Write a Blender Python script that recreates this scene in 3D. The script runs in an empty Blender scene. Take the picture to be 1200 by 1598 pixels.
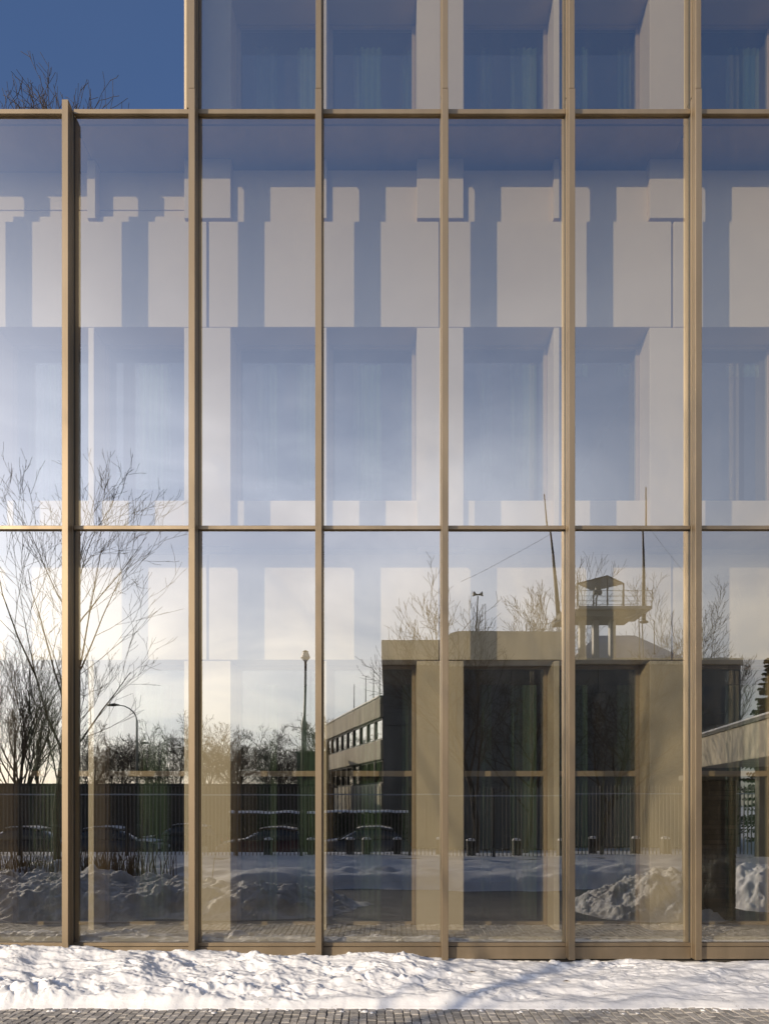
import bpy, math, random
import numpy as np
from mathutils import Vector, Matrix

# ------------------------------------------------------------------ camera, sky, sun, exposure
SC = bpy.context.scene
COL = SC.collection
F = 1080.0                 # focal length in photograph pixels (1200 px wide)
S = 140.0                  # photograph pixels per metre on the plane of the fin tips (y = 0)
D = F / S                  # camera distance from that plane
EYE = 1.74
HOR = 1256.0               # horizon row
Q = F / 1680.0
GND = -0.12                # pavement level

cam_d = bpy.data.cameras.new("camera")
cam = bpy.data.objects.new("camera", cam_d)
COL.objects.link(cam)
cam.location = (0, -D, EYE)
cam.rotation_euler = (math.radians(90), 0, 0)
cam_d.sensor_fit = 'HORIZONTAL'
cam_d.sensor_width = 36
cam_d.lens = 36 * F / 1200
cam_d.shift_y = (HOR - 799) / 1200
cam_d.clip_start = 0.05
cam_d.clip_end = 3000
SC.camera = cam

TX = 0.94                  # sideways run of the sunlight per metre of depth
TZ = 0.42                  # drop per metre of depth
SUN_EL = math.atan(TZ / math.hypot(1, TX))
SUN_AZ = math.atan2(-TX, -1.0)          # atan2(x, y) of the direction towards the sun

world = bpy.data.worlds.new("World")
SC.world = world
world.use_nodes = True
wn, wl = world.node_tree.nodes, world.node_tree.links
wn.clear()
w_out = wn.new('ShaderNodeOutputWorld')
w_bg = wn.new('ShaderNodeBackground')
w_bg.inputs['Strength'].default_value = 0.125
sky = wn.new('ShaderNodeTexSky')
sky.sky_type = 'NISHITA'
sky.sun_disc = False
sky.sun_elevation = SUN_EL
sky.sun_rotation = SUN_AZ
sky.altitude = 100
sky.air_density = 1.0
sky.dust_density = 1.6
sky.ozone_density = 5.0
# thin winter cloud: the sky's own brightness with its colour taken out, in soft streaks
tc = wn.new('ShaderNodeTexCoord')
sep = wn.new('ShaderNodeSeparateXYZ')
wl.new(tc.outputs['Generated'], sep.inputs[0])
zadd = wn.new('ShaderNodeMath'); zadd.operation = 'MAXIMUM'; zadd.inputs[1].default_value = 0.0
wl.new(sep.outputs['Z'], zadd.inputs[0])
zadd2 = wn.new('ShaderNodeMath'); zadd2.operation = 'ADD'; zadd2.inputs[1].default_value = 0.16
wl.new(zadd.outputs[0], zadd2.inputs[0])
dx = wn.new('ShaderNodeMath'); dx.operation = 'DIVIDE'
dy = wn.new('ShaderNodeMath'); dy.operation = 'DIVIDE'
wl.new(sep.outputs['X'], dx.inputs[0]); wl.new(zadd2.outputs[0], dx.inputs[1])
wl.new(sep.outputs['Y'], dy.inputs[0]); wl.new(zadd2.outputs[0], dy.inputs[1])
cmb = wn.new('ShaderNodeCombineXYZ')
wl.new(dx.outputs[0], cmb.inputs[0]); wl.new(dy.outputs[0], cmb.inputs[1])
cn = wn.new('ShaderNodeTexNoise')
cn.inputs['Scale'].default_value = 1.15
cn.inputs['Detail'].default_value = 7
cn.inputs['Roughness'].default_value = 0.55
cn.inputs['Distortion'].default_value = 0.5
wl.new(cmb.outputs[0], cn.inputs['Vector'])
cr = wn.new('ShaderNodeMapRange')
cr.interpolation_type = 'SMOOTHSTEP'
cr.inputs['From Min'].default_value = 0.30
cr.inputs['From Max'].default_value = 0.68
cr.inputs['To Min'].default_value = 0.52
cr.inputs['To Max'].default_value = 1.0
wl.new(cn.outputs[0], cr.inputs['Value'])
fade = wn.new('ShaderNodeMapRange')            # cloud layer thins overhead
fade.interpolation_type = 'SMOOTHSTEP'
fade.inputs['From Min'].default_value = 0.34
fade.inputs['From Max'].default_value = 0.68
fade.inputs['To Min'].default_value = 1.0
fade.inputs['To Max'].default_value = 0.04
wl.new(sep.outputs['Z'], fade.inputs['Value'])
cm = wn.new('ShaderNodeMath'); cm.operation = 'MULTIPLY'
low = wn.new('ShaderNodeMapRange')             # clear warm band above the horizon
low.interpolation_type = 'SMOOTHSTEP'
low.inputs['From Min'].default_value = 0.0
low.inputs['From Max'].default_value = 0.20
low.inputs['To Min'].default_value = 0.5
wl.new(sep.outputs['Z'], low.inputs['Value'])
cl = wn.new('ShaderNodeMath'); cl.operation = 'MULTIPLY'
wl.new(cr.outputs[0], cl.inputs[0]); wl.new(low.outputs[0], cl.inputs[1])
csc = wn.new('ShaderNodeMixRGB'); csc.blend_type = 'MULTIPLY'; csc.inputs[0].default_value = 1
wz = wn.new('ShaderNodeMapRange'); wz.inputs['From Min'].default_value = 0.06; wz.inputs['From Max'].default_value = 0.36
wl.new(sep.outputs['Z'], wz.inputs['Value'])
wc = wn.new('ShaderNodeMixRGB'); wc.inputs[1].default_value = (10.8, 9.9, 8.0, 1); wc.inputs[2].default_value = (8.5, 9.0, 10.6, 1)
wl.new(wz.outputs[0], wc.inputs[0]); wl.new(wc.outputs[0], csc.inputs[1])
# thin cloud scatters forward: brightest round the sun, faint away from it
sd = wn.new('ShaderNodeVectorMath'); sd.operation = 'DOT_PRODUCT'
sv = Vector((-TX, -1, TZ)).normalized(); sd.inputs[1].default_value = sv
wl.new(tc.outputs['Generated'], sd.inputs[0])
sm = wn.new('ShaderNodeMapRange')
sm.inputs['From Min'].default_value = 0.25; sm.inputs['From Max'].default_value = 1.0
sm.inputs['To Min'].default_value = 0.38; sm.inputs['To Max'].default_value = 1.5
wl.new(sd.outputs['Value'], sm.inputs['Value'])
wl.new(sm.outputs[0], csc.inputs[2])
wl.new(cl.outputs[0], cm.inputs[0]); wl.new(fade.outputs[0], cm.inputs[1])
bw = wn.new('ShaderNodeRGBToBW')
wl.new(sky.outputs[0], bw.inputs[0])
cg = wn.new('ShaderNodeMixRGB'); cg.blend_type = 'MULTIPLY'; cg.inputs[0].default_value = 1
wl.new(bw.outputs[0], cg.inputs[1]); cg.inputs[2].default_value = (0.45, 0.45, 0.45, 1)
ca = wn.new('ShaderNodeMixRGB'); ca.blend_type = 'ADD'; ca.inputs[0].default_value = 1
wl.new(cg.outputs[0], ca.inputs[1]); wl.new(csc.outputs[0], ca.inputs[2])
mix = wn.new('ShaderNodeMixRGB')
wt = wn.new('ShaderNodeMixRGB'); wt.blend_type = 'MULTIPLY'; wt.inputs[0].default_value = 1
wl.new(sky.outputs[0], wt.inputs[1]); wt.inputs[2].default_value = (0.98, 0.955, 1.02, 1)
wl.new(cm.outputs[0], mix.inputs[0]); wl.new(wt.outputs[0], mix.inputs[1]); wl.new(ca.outputs[0], mix.inputs[2])
wl.new(mix.outputs[0], w_bg.inputs['Color'])
wl.new(w_bg.outputs[0], w_out.inputs[0])

sun_d = bpy.data.lights.new("sun", 'SUN')
sun_d.energy = 3.8
sun_d.angle = math.radians(0.53)
sun_d.color = (1.0, 0.84, 0.62)
sun = bpy.data.objects.new("sun", sun_d)
COL.objects.link(sun)
sun.rotation_euler = Vector((TX, 1, -TZ)).to_track_quat('-Z', 'Y').to_euler()

SC.view_settings.view_transform = 'Standard'
SC.view_settings.look = 'None'
SC.view_settings.exposure = 0.15
SC.view_settings.gamma = 1
SC.view_settings.use_curve_mapping = False
SC.render.engine = 'CYCLES'
SC.cycles.caustics_reflective = False
SC.cycles.caustics_refractive = False
SC.cycles.transparent_max_bounces = 24
SC.cycles.max_bounces = 8

# ------------------------------------------------------------------ helpers
rnd = random.Random(7)

def tag(o, label=None, cat=None, group=None, kind=None):
    if label: o['label'] = label
    if cat: o['category'] = cat
    if group: o['group'] = group
    if kind: o['kind'] = kind
    return o

def empty(name, loc, label, cat, group=None):
    o = bpy.data.objects.new(name, None)
    o.location = loc
    o.empty_display_size = 0.2
    COL.objects.link(o)
    return tag(o, label, cat, group)

def base_of(p):
    v = Vector((0, 0, 0))
    while p is not None:
        v += p.location
        p = p.parent
    return v

class MB:
    """collects faces in world coordinates and links them as one mesh object"""
    def __init__(self):
        self.v, self.f, self.m, self.xf = [], [], [], None
    def add(self, vs, fs, mi=0):
        n = len(self.v)
        if self.xf is not None:
            vs = [tuple(self.xf @ Vector(v)) for v in vs]
        self.v.extend(vs)
        self.f.extend([tuple(i + n for i in f) for f in fs])
        self.m.extend([mi] * len(fs))
        return self
    def box(self, x0, x1, y0, y1, z0, z1, mi=0):
        vs = [(x0,y0,z0),(x1,y0,z0),(x1,y1,z0),(x0,y1,z0),(x0,y0,z1),(x1,y0,z1),(x1,y1,z1),(x0,y1,z1)]
        return self.add(vs, [(0,3,2,1),(4,5,6,7),(0,1,5,4),(1,2,6,5),(2,3,7,6),(3,0,4,7)], mi)
    def quad(self, a, b, c, d, mi=0):
        return self.add([a,b,c,d], [(0,1,2,3)], mi)
    def tube(self, pts, rs, n=6, cap=True, mi=0):
        pts = [Vector(p) for p in pts]
        vs, fs = [], []
        for i, p in enumerate(pts):
            d = (pts[min(i+1, len(pts)-1)] - pts[max(i-1, 0)])
            if d.length < 1e-9: d = Vector((0,0,1))
            d.normalize()
            a = d.cross(Vector((0.31, 0.95, 0.07)))
            if a.length < 0.1: a = d.cross(Vector((1,0,0)))
            a.normalize()
            b = d.cross(a)
            r = rs[i] if hasattr(rs, '__len__') else rs
            for k in range(n):
                t = 2*math.pi*k/n
                q = p + (a*math.cos(t) + b*math.sin(t))*r
                vs.append((q.x, q.y, q.z))
        for i in range(len(pts)-1):
            for k in range(n):
                k2 = (k+1) % n
                fs.append((i*n+k, i*n+k2, (i+1)*n+k2, (i+1)*n+k))
        if cap:
            fs.append(tuple(range(n-1, -1, -1)))
            e = (len(pts)-1)*n
            fs.append(tuple(range(e, e+n)))
        return self.add(vs, fs, mi)
    def lathe(self, c, prof, n=12, mi=0):
        vs, fs = [], []
        for r, z in prof:
            for k in range(n):
                t = 2*math.pi*k/n
                vs.append((c[0]+r*math.cos(t), c[1]+r*math.sin(t), c[2]+z))
        for i in range(len(prof)-1):
            for k in range(n):
                k2 = (k+1) % n
                fs.append((i*n+k, i*n+k2, (i+1)*n+k2, (i+1)*n+k))
        fs.append(tuple(range(n-1,-1,-1)))
        fs.append(tuple(range((len(prof)-1)*n, len(prof)*n)))
        return self.add(vs, fs, mi)
    def prism(self, pts, y0, y1, mi=0):
        """polygon in x,z pushed along y"""
        n = len(pts)
        vs = [(x,y0,z) for x,z in pts] + [(x,y1,z) for x,z in pts]
        fs = [tuple(range(n)), tuple(range(2*n-1, n-1, -1))]
        for i in range(n):
            j = (i+1) % n
            fs.append((j, i, n+i, n+j))
        return self.add(vs, fs, mi)
    def build(self, name, mats, parent=None, smooth=False, bevel=0):
        me = bpy.data.meshes.new(name)
        b = base_of(parent)
        vs = self.v
        if parent is not None:
            vs = [(v[0]-b.x, v[1]-b.y, v[2]-b.z) for v in vs]
        me.from_pydata(vs, [], self.f)
        if not isinstance(mats, (list, tuple)): mats = [mats]
        for m in mats: me.materials.append(m)
        if len(mats) > 1: me.polygons.foreach_set('material_index', self.m)
        if smooth: me.polygons.foreach_set('use_smooth', [True]*len(me.polygons))
        me.update()
        o = bpy.data.objects.new(name, me)
        COL.objects.link(o)
        if parent is not None: o.parent = parent
        if bevel:
            md = o.modifiers.new('bevel', 'BEVEL'); md.width = bevel; md.segments = 1; md.limit_method = 'ANGLE'
        return o

def copy_tree(o, parent=None):
    c = o.copy()
    COL.objects.link(c)
    if parent is not None: c.parent = parent
    for ch in list(o.children): copy_tree(ch, c)
    return c

def at(px, py, Y):
    """real place of something that the glass mirrors, Y metres in front of the facade"""
    d = D + 2*YG + Y
    return Vector(((px-600)/F*d, -Y, EYE + (HOR-py)/F*d))

def mpx(Y):
    return F / (D + 2*YG + Y)

# numpy noise
def _hash(ix, iy, seed):
    h = (ix.astype(np.int64)*374761393 + iy.astype(np.int64)*668265263 + seed*1442695041) & 0x7fffffff
    h = ((h ^ (h >> 13)) * 1274126177) & 0x7fffffff
    return ((h ^ (h >> 16)) & 0xffff) / 65535.0
def vnoise(x, y, seed=0):
    ix, iy = np.floor(x), np.floor(y)
    fx, fy = x-ix, y-iy
    fx = fx*fx*fx*(fx*(fx*6-15)+10); fy = fy*fy*fy*(fy*(fy*6-15)+10)
    a = _hash(ix,iy,seed); b = _hash(ix+1,iy,seed); c = _hash(ix,iy+1,seed); d = _hash(ix+1,iy+1,seed)
    return (a*(1-fx)+b*fx)*(1-fy) + (c*(1-fx)+d*fx)*fy - 0.5
def fbm(x, y, oct=4, seed=0, rough=0.5):
    s, a = 0, 1.0
    for i in range(oct):
        cx, sx = math.cos(0.7*i), math.sin(0.7*i)
        s = s + a*vnoise((x*cx-y*sx)*2**i+17.3*i, (x*sx+y*cx)*2**i+5.1*i, seed+i)
        a *= rough
    return s
def worley(x, y, seed=0):
    """distance to nearest of jittered cell points, and that cell's random value"""
    ix, iy = np.floor(x), np.floor(y)
    best = np.full(x.shape, 9.0); val = np.zeros(x.shape)
    for dx_ in (-1,0,1):
        for dy_ in (-1,0,1):
            cx, cy = ix+dx_, iy+dy_
            px = cx + _hash(cx,cy,seed); py = cy + _hash(cx,cy,seed+11)
            d = np.hypot(px-x, py-y)
            m = d < best
            best = np.where(m, d, best); val = np.where(m, _hash(cx,cy,seed+23), val)
    return best, val
def sstep(a, b, x):
    t = np.clip((x-a)/(b-a), 0, 1)
    return t*t*(3-2*t)

def grid_obj(name, X, Y, Z, m, parent=None, smooth=True):
    ny, nx = X.shape
    vs = np.stack([X.ravel(), Y.ravel(), Z.ravel()], 1)
    idx = np.arange(nx*ny).reshape(ny, nx)
    fs = np.stack([idx[:-1,:-1].ravel(), idx[:-1,1:].ravel(), idx[1:,1:].ravel(), idx[1:,:-1].ravel()], 1)
    me = bpy.data.meshes.new(name)
    me.vertices.add(len(vs)); me.vertices.foreach_set('co', vs.ravel())
    me.loops.add(fs.size); me.loops.foreach_set('vertex_index', fs.ravel())
    me.polygons.add(len(fs))
    me.polygons.foreach_set('loop_start', np.arange(0, fs.size, 4))
    me.polygons.foreach_set('loop_total', np.full(len(fs), 4))
    me.polygons.foreach_set('use_smooth', np.full(len(fs), smooth))
    me.update(calc_edges=True); me.validate()
    me.materials.append(m)
    o = bpy.data.objects.new(name, me)
    COL.objects.link(o)
    if parent is not None: o.parent = parent
    return o

# ------------------------------------------------------------------ materials
def mat(name, col, rough=0.6, metal=0.0, var=0.15, scale=4.0, bump=0.0, bscale=None, col2=None, island=0.0, stretch=None, spec=0.5, rvar=0.0):
    m = bpy.data.materials.new(name); m.use_nodes = True
    n, l = m.node_tree.nodes, m.node_tree.links
    p = n['Principled BSDF']
    p.inputs['Roughness'].default_value = rough
    p.inputs['Metallic'].default_value = metal
    p.inputs['Specular IOR Level'].default_value = spec
    tc = n.new('ShaderNodeTexCoord'); vec = tc.outputs['Object']
    if stretch:
        mp = n.new('ShaderNodeMapping'); mp.inputs['Scale'].default_value = stretch
        l.new(vec, mp.inputs[0]); vec = mp.outputs[0]
    nz = n.new('ShaderNodeTexNoise'); nz.inputs['Scale'].default_value = scale
    nz.inputs['Detail'].default_value = 6; nz.inputs['Roughness'].default_value = 0.6
    l.new(vec, nz.inputs['Vector'])
    c2 = col2 or tuple(c*(1-var*2) for c in col)
    c1 = col if col2 else tuple(min(1, c*(1+var)) for c in col)
    rp = n.new('ShaderNodeMapRange'); rp.inputs['From Min'].default_value = 0.3; rp.inputs['From Max'].default_value = 0.7
    l.new(nz.outputs[0], rp.inputs['Value'])
    mx = n.new('ShaderNodeMixRGB'); mx.inputs[1].default_value = (*c1, 1); mx.inputs[2].default_value = (*c2, 1)
    l.new(rp.outputs[0], mx.inputs[0])
    out = mx.outputs[0]
    if island:
        g = n.new('ShaderNodeNewGeometry'); oi = n.new('ShaderNodeObjectInfo')
        ad = n.new('ShaderNodeMath'); ad.operation = 'ADD'
        l.new(g.outputs['Random Per Island'], ad.inputs[0]); l.new(oi.outputs['Random'], ad.inputs[1])
        fr = n.new('ShaderNodeMath'); fr.operation = 'FRACT'; l.new(ad.outputs[0], fr.inputs[0])
        mr = n.new('ShaderNodeMapRange'); mr.inputs['To Min'].default_value = 1-island; mr.inputs['To Max'].default_value = 1+island
        l.new(fr.outputs[0], mr.inputs['Value'])
        ml = n.new('ShaderNodeMixRGB'); ml.blend_type = 'MULTIPLY'; ml.inputs[0].default_value = 1
        l.new(out, ml.inputs[1]); l.new(mr.outputs[0], ml.inputs[2]); out = ml.outputs[0]
    l.new(out, p.inputs['Base Color'])
    if rvar:
        r2 = n.new('ShaderNodeMapRange'); r2.inputs['To Min'].default_value = rough-rvar; r2.inputs['To Max'].default_value = rough+rvar
        l.new(nz.outputs[0], r2.inputs['Value']); l.new(r2.outputs[0], p.inputs['Roughness'])
    if bump:
        b = n.new('ShaderNodeBump'); b.inputs['Strength'].default_value = 1; b.inputs['Distance'].default_value = bump
        n2 = n.new('ShaderNodeTexNoise'); n2.inputs['Scale'].default_value = bscale or scale*4
        n2.inputs['Detail'].default_value = 5; n2.inputs['Roughness'].default_value = 0.65
        l.new(vec, n2.inputs['Vector']); l.new(n2.outputs[0], b.inputs['Height']); l.new(b.outputs[0], p.inputs['Normal'])
    return m

def glass(name, refl, tint, warp, wscale, rtint=(1,1,1), grime=0.0):
    """coated pane: part mirror, part clear; slight roller waves in the sheet"""
    m = bpy.data.materials.new(name); m.use_nodes = True
    n, l = m.node_tree.nodes, m.node_tree.links
    n.clear()
    o = n.new('ShaderNodeOutputMaterial')
    tr = n.new('ShaderNodeBsdfTransparent'); tr.inputs[0].default_value = (*tint, 1)
    gl = n.new('ShaderNodeBsdfGlossy'); gl.inputs['Roughness'].default_value = 0.0; gl.inputs[0].default_value = (*rtint, 1)
    ge = n.new('ShaderNodeNewGeometry')
    dt = n.new('ShaderNodeVectorMath'); dt.operation = 'DOT_PRODUCT'
    l.new(ge.outputs['Incoming'], dt.inputs[0]); l.new(ge.outputs['Normal'], dt.inputs[1])
    ab = n.new('ShaderNodeMath'); ab.operation = 'ABSOLUTE'; l.new(dt.outputs['Value'], ab.inputs[0])
    om = n.new('ShaderNodeMath'); om.operation = 'SUBTRACT'; om.inputs[0].default_value = 1; l.new(ab.outputs[0], om.inputs[1])
    fr = n.new('ShaderNodeMath'); fr.operation = 'POWER'; fr.inputs[1].default_value = 5; l.new(om.outputs[0], fr.inputs[0])
    mr = n.new('ShaderNodeMapRange')
    mr.inputs['To Min'].default_value = refl; mr.inputs['To Max'].default_value = 1
    l.new(fr.outputs[0], mr.inputs['Value'])
    mx = n.new('ShaderNodeMixShader')
    l.new(mr.outputs[0], mx.inputs[0]); l.new(tr.outputs[0], mx.inputs[1]); l.new(gl.outputs[0], mx.inputs[2])
    out = mx.outputs[0]
    if warp:
        tc = n.new('ShaderNodeTexCoord'); oi = n.new('ShaderNodeObjectInfo')
        mul = n.new('ShaderNodeVectorMath'); mul.operation = 'MULTIPLY_ADD'
        mul.inputs[1].default_value = (1.0, 1.0, 0.45)
        sc = n.new('ShaderNodeMath'); sc.operation = 'MULTIPLY'; sc.inputs[1].default_value = 50
        l.new(oi.outputs['Random'], sc.inputs[0])
        l.new(tc.outputs['Object'], mul.inputs[0]); l.new(sc.outputs[0], mul.inputs[2])
        nz = n.new('ShaderNodeTexNoise'); nz.inputs['Scale'].default_value = wscale; nz.inputs['Detail'].default_value = 1
        l.new(mul.outputs[0], nz.inputs['Vector'])
        b = n.new('ShaderNodeBump'); b.inputs['Distance'].default_value = warp; b.inputs['Strength'].default_value = 1
        l.new(nz.outputs[0], b.inputs['Height']); l.new(b.outputs[0], gl.inputs['Normal'])
    if grime:
        tc = n.new('ShaderNodeTexCoord')
        mp = n.new('ShaderNodeMapping'); mp.inputs['Scale'].default_value = (6, 6, 0.6)
        l.new(tc.outputs['Object'], mp.inputs[0])
        nz = n.new('ShaderNodeTexNoise'); nz.inputs['Scale'].default_value = 2.2; nz.inputs['Detail'].default_value = 6
        l.new(mp.outputs[0], nz.inputs['Vector'])
        r = n.new('ShaderNodeMapRange'); r.inputs['From Min'].default_value = 0.45; r.inputs['From Max'].default_value = 0.85
        r.inputs['To Min'].default_value = grime*0.3; r.inputs['To Max'].default_value = grime*2
        l.new(nz.outputs[0], r.inputs['Value'])
        sz = n.new('ShaderNodeSeparateXYZ'); l.new(tc.outputs['Object'], sz.inputs[0])
        fz = n.new('ShaderNodeMapRange'); fz.inputs['From Min'].default_value = -0.55; fz.inputs['From Max'].default_value = 0.85
        fz.inputs['From Min'].default_value = 0.25
        fz.inputs['To Min'].default_value = 0.075; fz.inputs['To Max'].default_value = 0.0
        l.new(sz.outputs['Z'], fz.inputs['Value'])
        n3 = n.new('ShaderNodeTexNoise'); n3.inputs['Scale'].default_value = 9; n3.inputs['Detail'].default_value = 8; n3.inputs['Roughness'].default_value = 0.75
        l.new(tc.outputs['Object'], n3.inputs['Vector'])
        mz = n.new('ShaderNodeMath'); mz.operation = 'MULTIPLY'; l.new(fz.outputs[0], mz.inputs[0]); l.new(n3.outputs[0], mz.inputs[1])
        az = n.new('ShaderNodeMath'); az.operation = 'ADD'; l.new(r.outputs[0], az.inputs[0]); l.new(mz.outputs[0], az.inputs[1])
        df = n.new('ShaderNodeBsdfDiffuse'); df.inputs[0].default_value = (0.55, 0.52, 0.47, 1)
        m2 = n.new('ShaderNodeMixShader')
        l.new(az.outputs[0], m2.inputs[0]); l.new(out, m2.inputs[1]); l.new(df.outputs[0], m2.inputs[2])
        out = m2.outputs[0]
    l.new(out, o.inputs[0])
    return m

def clear_mat(name):
    m = bpy.data.materials.new(name); m.use_nodes = True
    n, l = m.node_tree.nodes, m.node_tree.links
    n.clear()
    o = n.new('ShaderNodeOutputMaterial'); t = n.new('ShaderNodeBsdfTransparent'); l.new(t.outputs[0], o.inputs[0])
    return m

M = {}
M['bronze'] = mat('bronze_aluminium', (0.285, 0.220, 0.145), 0.48, 0.70, 0.10, 1.1, stretch=(3,3,0.5), rvar=0.08)
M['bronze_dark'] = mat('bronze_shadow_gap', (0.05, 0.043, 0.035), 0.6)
M['gasket'] = mat('black_rubber_gasket', (0.018, 0.018, 0.019), 0.6, 0, 0.1, 5)
M['outer_glass'] = glass('coated_glass', 0.36, (0.86, 0.88, 0.84), 0.00075, 1.3, (1.0, 1.0, 0.99), 0.006)
M['clear'] = clear_mat('clear_glass_edge')
M['inner_glass'] = glass('window_glass', 0.10, (0.72, 0.80, 0.74), 0.0, 1)
M['panel'] = mat('cream_panel', (0.58, 0.465, 0.315), 0.55, 0, 0.03, 1.2, rvar=0.08)
M['frame'] = mat('window_frame_bronze', (0.36, 0.27, 0.165), 0.45, 0.2, 0.06, 3)
M['curtain'] = mat('green_curtain', (0.07, 0.098, 0.062), 0.85, 0, 0.12, 3, stretch=(14,14,0.4))
M['room'] = mat('room_grey', (0.075, 0.075, 0.07), 0.8, 0, 0.1, 2)
M['floor_stone'] = mat('pale_floor', (0.44, 0.37, 0.27), 0.6, 0, 0.06, 3)
M['snow'] = mat('snow', (0.88, 0.865, 0.85), 0.62, 0, 0.02, 7, bump=0.003, bscale=38, spec=0.25)
def speckle(m, sc_, amt, col):
    n, l = m.node_tree.nodes, m.node_tree.links
    p = n['Principled BSDF']; src = p.inputs['Base Color'].links[0].from_socket
    tc = n.new('ShaderNodeTexCoord')
    nz = n.new('ShaderNodeTexNoise'); nz.inputs['Scale'].default_value = sc_; nz.inputs['Detail'].default_value = 3
    big = n.new('ShaderNodeTexNoise'); big.inputs['Scale'].default_value = 2.3; big.inputs['Detail'].default_value = 3
    l.new(tc.outputs['Object'], nz.inputs['Vector']); l.new(tc.outputs['Object'], big.inputs['Vector'])
    ad = n.new('ShaderNodeMath'); ad.operation = 'MULTIPLY_ADD'; ad.inputs[1].default_value = 0.45
    l.new(big.outputs[0], ad.inputs[0]); l.new(nz.outputs[0], ad.inputs[2])
    r = n.new('ShaderNodeMapRange'); r.inputs['From Min'].default_value = 0.90; r.inputs['From Max'].default_value = 1.0; r.inputs['To Max'].default_value = amt
    l.new(ad.outputs[0], r.inputs['Value'])
    mx = n.new('ShaderNodeMixRGB'); mx.inputs[2].default_value = (*col, 1)
    l.new(r.outputs[0], mx.inputs[0]); l.new(src, mx.inputs[1]); l.new(mx.outputs[0], p.inputs['Base Color'])
speckle(M['snow'], 45, 0.8, (0.33, 0.28, 0.22))
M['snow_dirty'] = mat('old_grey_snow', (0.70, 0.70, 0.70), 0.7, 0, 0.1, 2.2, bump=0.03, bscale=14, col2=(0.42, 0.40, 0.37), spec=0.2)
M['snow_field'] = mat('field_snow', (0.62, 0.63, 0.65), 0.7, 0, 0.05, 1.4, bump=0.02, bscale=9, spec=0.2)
M['stone'] = mat('granite_sett', (0.46, 0.425, 0.38), 0.75, 0, 0.2, 24, bump=0.004, bscale=60, island=0.3)
M['joint'] = mat('sett_joint', (0.045, 0.042, 0.038), 0.9, 0, 0.2, 12, bump=0.01)
M['road'] = mat('wet_asphalt', (0.075, 0.07, 0.066), 0.62, 0, 0.2, 2.5, bump=0.008, bscale=30)
M['dark_metal'] = mat('black_painted_steel', (0.028, 0.027, 0.028), 0.45, 0.1, 0.1, 5)
M['fence_metal'] = mat('worn_fence_steel', (0.15, 0.138, 0.125), 0.5, 0.1, 0.15, 5)
M['pane_mirror'] = mat('mirror_window', (0.55, 0.55, 0.52), 0.04, 1.0, 0.03, 1)
M['thin_glass'] = glass('thin_clear_glass', 0.05, (0.95, 0.96, 0.95), 0, 1)
M['rail_metal'] = mat('grey_rail_steel', (0.34, 0.36, 0.40), 0.45, 0.1, 0.1, 5)
M['steel'] = mat('galvanised_steel', (0.30, 0.29, 0.27), 0.5, 0.3, 0.1, 4)
M['concrete'] = mat('weathered_concrete', (0.165, 0.16, 0.145), 0.85, 0, 0.16, 0.6, bump=0.01, bscale=8, stretch=(1,1,0.35))
M['concrete_pale'] = mat('pale_concrete', (0.52, 0.46, 0.35), 0.85, 0, 0.14, 0.8, bump=0.008, bscale=9, stretch=(2,2,0.3))
M['brick'] = mat('dark_brick', (0.12, 0.092, 0.066), 0.85, 0, 0.2, 6, bump=0.006, bscale=30, island=0.3)
M['mortar'] = mat('brick_mortar', (0.06, 0.055, 0.05), 0.9, 0, 0.1, 9)
M['bark'] = mat('dark_bark', (0.062, 0.047, 0.034), 0.9, 0, 0.25, 9, bump=0.02, bscale=26, stretch=(1,1,0.3))
M['twig'] = mat('brown_twig', (0.070, 0.050, 0.034), 0.85, 0, 0.2, 3)
M['twig_far'] = mat('far_twig', (0.075, 0.058, 0.044), 0.9, 0, 0.2, 0.5)
M['needle'] = mat('dark_needles', (0.03, 0.045, 0.028), 0.8, 0, 0.25, 2)
M['hedge'] = mat('hedge_leaf', (0.028, 0.036, 0.02), 0.8, 0, 0.3, 3)
M['reed'] = mat('dry_reed', (0.14, 0.092, 0.05), 0.85, 0, 0.25, 5, island=0.3)
M['pane_dark'] = mat('dark_window', (0.03, 0.035, 0.04), 0.06, 0, 0.05, 1, spec=0.9)
M['paint_dark'] = mat('dark_car_paint', (0.02, 0.022, 0.027), 0.25, 0.2, 0.05, 2)
M['paint_grey'] = mat('grey_car_paint', (0.09, 0.092, 0.1), 0.3, 0.4, 0.05, 2)
M['paint_red'] = mat('maroon_car_paint', (0.075, 0.014, 0.014), 0.3, 0.2, 0.05, 2)
M['tyre'] = mat('tyre_rubber', (0.02, 0.02, 0.02), 0.8)
M['lens'] = mat('lamp_lens', (0.75, 0.74, 0.70), 0.3, 0, 0.03, 4)
M['red_lens'] = mat('red_lens', (0.35, 0.02, 0.02), 0.3)
M['garage'] = mat('dark_boarding', (0.05, 0.043, 0.036), 0.8, 0, 0.2, 2, bump=0.006, stretch=(4,4,0.6))
M['green_paint'] = mat('dull_green_paint', (0.075, 0.10, 0.065), 0.6, 0, 0.1, 2)
M['leaf_litter'] = mat('dead_leaf', (0.11, 0.07, 0.035), 0.8, 0, 0.3, 30)

# ------------------------------------------------------------------ main dimensions of the facade
YG = 0.25*Q                # plane of the outer glass
FIN_BACK = 0.43*Q
RAIL_Y = 0.20*Q
YI = 1.09*Q                # face of the inner wall panels
YA = YI + 0.10*Q           # aprons under the windows
YW = YI + 0.50*Q           # window frames
PITCH = 1.413
def XM(k): return 0.677 + PITCH*(k-3)
K0, K1 = -3, 8             # first and last mullion
CORNER = 1                 # the third storey starts at this mullion

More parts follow.
